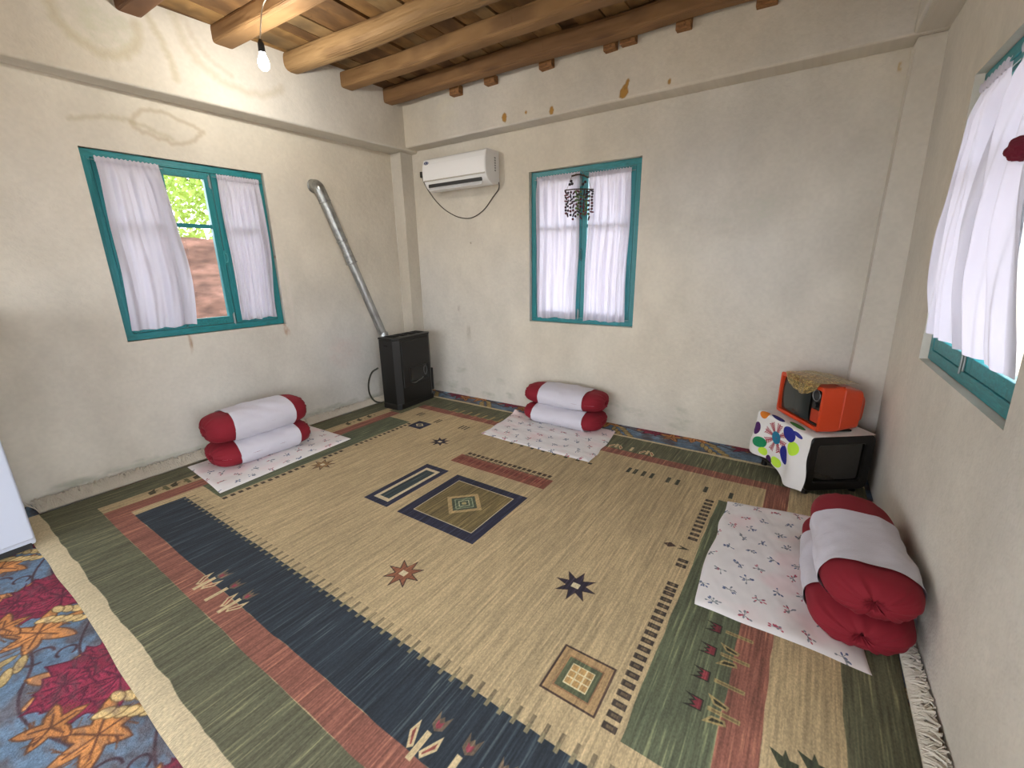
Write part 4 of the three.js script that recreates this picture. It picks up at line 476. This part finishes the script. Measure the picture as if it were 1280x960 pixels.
  const hull = loft([rring(w - 0.03, h - 0.03, 0.012, zf - 0.005, h / 2 + 0.008), rring(w, h, 0.02, zf, h / 2 + 0.008), rring(w, h, 0.022, zf - 0.09, h / 2 + 0.008), rring(w - 0.012, h - 0.012, 0.022, zf - 0.094, h / 2 + 0.008), rring(w - 0.012, h - 0.012, 0.022, zf - 0.10, h / 2 + 0.008), rring(w - 0.004, h - 0.004, 0.03, zf - 0.105, h / 2 + 0.008), rring(w - 0.06, h - 0.04, 0.04, zf - 0.235, h / 2 - 0.002), rring(w - 0.12, h - 0.09, 0.05, zf - 0.265, h / 2 - 0.01), rring(w - 0.14, h - 0.11, 0.05, zf - 0.285, h / 2 - 0.01), rring(0.02, 0.02, 0.008, zf - 0.29, h / 2 - 0.01)]);
  const hi = hull.index.array; hull.computeVertexNormals(); mesh('casing', hull.toNonIndexed(), std({ color: org.color, roughness: 0.32, side: THREE.DoubleSide }), tv).geometry.computeVertexNormals();
  const rimS = rr(w, h, 0.02); rimS.holes.push(new THREE.Path(rr(w - 0.04, h - 0.05, 0.015).getPoints(5))); const rg = new THREE.ExtrudeGeometry(rimS, { depth: 0.028, bevelEnabled: true, bevelThickness: 0.005, bevelSize: 0.005, bevelOffset: -0.005, bevelSegments: 2 }); rg.translate(0, h / 2 + 0.008, zf); mesh('front_rim', rg, org, tv);
  mesh('fascia', box(w - 0.04, h - 0.05, 0.006, 0, h / 2 + 0.008, zf + 0.004, 0.002), dk, tv);
  const scr = surface(20, 16, (u, v) => { const x = u * 2 - 1, y = v * 2 - 1; return [-0.055 + x * 0.150, h / 2 + 0.008 + y * 0.115, zf + 0.026 - 0.016 * (x * x + y * y) * 0.5]; }); mesh('screen', scr, std({ color: 0x2d3230, roughness: 0.12, side: THREE.DoubleSide }), tv).userData = { label: 'dark grey picture tube' };
  const kx = 0.155; const dial = mesh('tuning_dial', (() => { const g = new THREE.CylinderGeometry(0.034, 0.036, 0.016, 28); g.rotateX(PI / 2); g.translate(kx, h - 0.058, zf + 0.016); return g; })(), std({ color: 0x24262a, roughness: 0.3 }), tv);
  mesh('dial_ring', (() => { const g = new THREE.TorusGeometry(0.035, 0.003, 8, 28); g.translate(kx, h - 0.058, zf + 0.024); return g; })(), std({ color: 0x8d8f90, metalness: 0.7, roughness: 0.3 }), dial);
  mesh('knob', (() => { const g = new THREE.CylinderGeometry(0.018, 0.018, 0.02, 20); g.rotateX(PI / 2); g.translate(kx - 0.006, h - 0.125, zf + 0.016); return g; })(), std({ color: 0x1c1c1e, roughness: 0.35 }), tv);
  mesh('speaker_grille', box(0.09, 0.085, 0.006, kx, 0.092, zf + 0.009, 0.002), org2, tv);
  mesh('button_bar', box(0.085, 0.022, 0.008, kx, 0.036, zf + 0.010, 0.002), dk, tv);
  for (const s of [-1, 1]) mesh('foot', box(0.04, 0.012, 0.2, s * 0.17, 0.004, 0.02, 0.004), dk, tv);
  mesh('seam_strip', box(0.006, 0.02, 0.06, w / 2 - 0.02, h + 0.004, 0.06, 0.002), org2, tv);
  // lace doily over the top
  const d = thing('lace_doily', 'crumpled gold lace doily hanging over the television screen', 'doily', [4.175, y1 + 0.013, 0.355], TT);
  const dg = surface(48, 48, (u, v) => { const x = (u * 2 - 1), s = v * 2 - 1, rx = Math.sqrt(Math.max(0, 1 - s * s * 0.75)); const X = 0.03 + x * 0.18 * (0.5 + 0.5 * rx) , S = lerp(-0.09, 0.275, v) ; const topZ = zf + 0.046; let y, z; if (S < topZ) { z = S; y = h + 0.026 + 0.010 * fbm(u * 5, v * 6, 3) - (S < -0.0 ? (-S) * 0.16 : 0); } else { const dd = (S - topZ); z = topZ + 0.006 + 0.008 * Math.sin(x * 6); y = h + 0.028 - dd * (1.1 - 0.6 * x * x); } return [X, y, z + 0.003 * Math.sin(u * 30)]; });
  const lc = canvas(512, 512), lgx = lc.getContext('2d'), al = canvas(512, 512), ag = al.getContext('2d'); lgx.fillStyle = '#9a8556'; lgx.fillRect(0, 0, 512, 512); eachPixel(lc, (q, i, x, y) => { const n = 0.6 + 0.8 * fbm(x / 12, y / 12, 3); q[i] = clamp(q[i] * n + (n > 1.1 ? 30 : 0), 0, 255); q[i + 1] = clamp(q[i + 1] * n + (n > 1.1 ? 26 : 0), 0, 255); q[i + 2] = clamp(q[i + 2] * n + (n > 1.1 ? 14 : 0), 0, 255); });
  ag.fillStyle = '#fff'; ag.fillRect(0, 0, 512, 512); ag.fillStyle = '#000'; for (let j = 0; j < 32; j++) for (let i = 0; i < 32; i++) { ag.beginPath(); ag.arc(i * 16 + 8 + (j & 1) * 8, j * 16 + 8, 3.6, 0, 7); ag.fill(); }
  const at = new THREE.CanvasTexture(al); mesh('lace', dg, std({ map: colorTex(lc), alphaMap: at, alphaTest: 0.5, roughness: 0.35, metalness: 0.35, side: THREE.DoubleSide }), d);
}

// ---------------------------------------------------------------- ornaments in the windows
{
  const t = thing('bead_hanging', 'twig hanging with strings of dark beads at the two-light window', 'ornament', [2.19, 2.225, 0.0]), r = rng(12);
  const tw = std({ color: 0x3a2a1c, roughness: 0.9 }), str = std({ color: 0x6a5a3a, roughness: 0.9 });
  mesh('twig', tube([[-0.075, 0.012, 0.035], [0, 0.018, 0.03], [0.085, -0.018, 0.035]], 0.007, 14, 6), tw, t); mesh('twig', tube([[-0.135, -0.098, 0.04], [0, -0.10, 0.035], [0.14, -0.118, 0.04]], 0.005, 14, 6), tw, t);
  mesh('cord', merge([bar([-0.06, 0.012, 0.035], [0, 0.06, 0.0], 0.0015, 5), bar([0.06, -0.01, 0.035], [0, 0.06, 0.0], 0.0015, 5), bar([-0.07, 0.01, 0.035], [-0.12, -0.1, 0.04], 0.0015, 5), bar([0.08, -0.016, 0.035], [0.12, -0.115, 0.04], 0.0015, 5)]), str, t);
  const cols = [0x3a1420, 0x241a1e, 0x5a1c26, 0x2c2230, 0x4f6a2a, 0x3c5626].map((c) => std({ color: c, roughness: 0.5 })), bg = new THREE.IcosahedronGeometry(0.011, 1), lf = new THREE.IcosahedronGeometry(0.017, 0); lf.scale(1.5, 0.5, 0.6);
  for (let k = 0; k < 11; k++) { const x = -0.125 + k * 0.025, L = 0.18 + r() * 0.08, z = 0.03 + r() * 0.02, y0 = -0.1 - 0.0012 * k; const s = mesh('bead_string', bar([x, y0, z], [x, y0 - L, z], 0.0012, 5), str, t); const n = 6 + Math.floor(r() * 4); for (let j = 0; j < n; j++) { const green = k > 3 && k < 10; const m = mesh('bead', r() < 0.5 ? bg : lf, cols[green && r() < 0.5 ? 4 + (j & 1) : Math.floor(r() * 4)], s); m.position.set(x + (r() - 0.5) * 0.01, y0 - L * (j + 0.6) / n, z + 0.003); m.rotation.z = r() * 3; } }
  for (const [x, y] of [[-0.075, -0.03], [-0.088, -0.055], [-0.065, -0.052], [0.06, -0.05], [0.04, -0.065], [0.075, -0.15], [0.085, -0.17]]) { const m = mesh('bead', new THREE.IcosahedronGeometry(0.013, 1), cols[1], t); m.position.set(x, y, 0.04); }
  const p = thing('pompom_garland', 'dark red wool pompom hanging before the ballooning curtain', 'ornament', [4.42, 1.787, 1.885]);
  const pg = new THREE.IcosahedronGeometry(0.034, 5), pp = pg.attributes.position; for (let i = 0; i < pp.count; i++) { const v = V().fromBufferAttribute(pp, i), n = 1 + (fbm(v.x * 90 + 5, v.y * 90 + v.z * 70, 2) - 0.5) * 0.5; v.multiplyScalar(n); pp.setXYZ(i, v.x, v.y, v.z); } pg.computeVertexNormals();
  mesh('wool_ball', pg, std({ color: new THREE.Color().setRGB(0.13, 0.008, 0.02), roughness: 1 }), p); mesh('thread', bar([0, 0.03, 0], [-0.005, 0.40, 0.0], 0.0018, 5), std({ color: 0x5a1420, roughness: 0.9 }), p);
}

// ---------------------------------------------------------------- white cabinet at the edge of the carpet
{
  const t = thing('refrigerator', 'plain white refrigerator standing on the floral carpet beside the rug corner', 'refrigerator', [0.20, -0.012, 3.85], 0);
  const wh = std({ color: 0xc9cfdd, roughness: 0.3 });
  mesh('body', box(0.60, 1.30, 0.64, -0.01, 0.665, 0, 0.012), wh, t); mesh('door', box(0.05, 1.24, 0.63, 0.378 - 0.053, 0.69, 0.0, 0.012), wh, t); mesh('plinth', box(0.60, 0.03, 0.60, 0, 0.014, 0, 0.004), std({ color: 0x2a2a2a, roughness: 0.8 }), t);
  mesh('handle', box(0.025, 0.3, 0.03, 0.36, 0.95, 0.27, 0.008), std({ color: 0xb8bcc4, roughness: 0.3 }), t);
}

renderer.render(scene, camera);
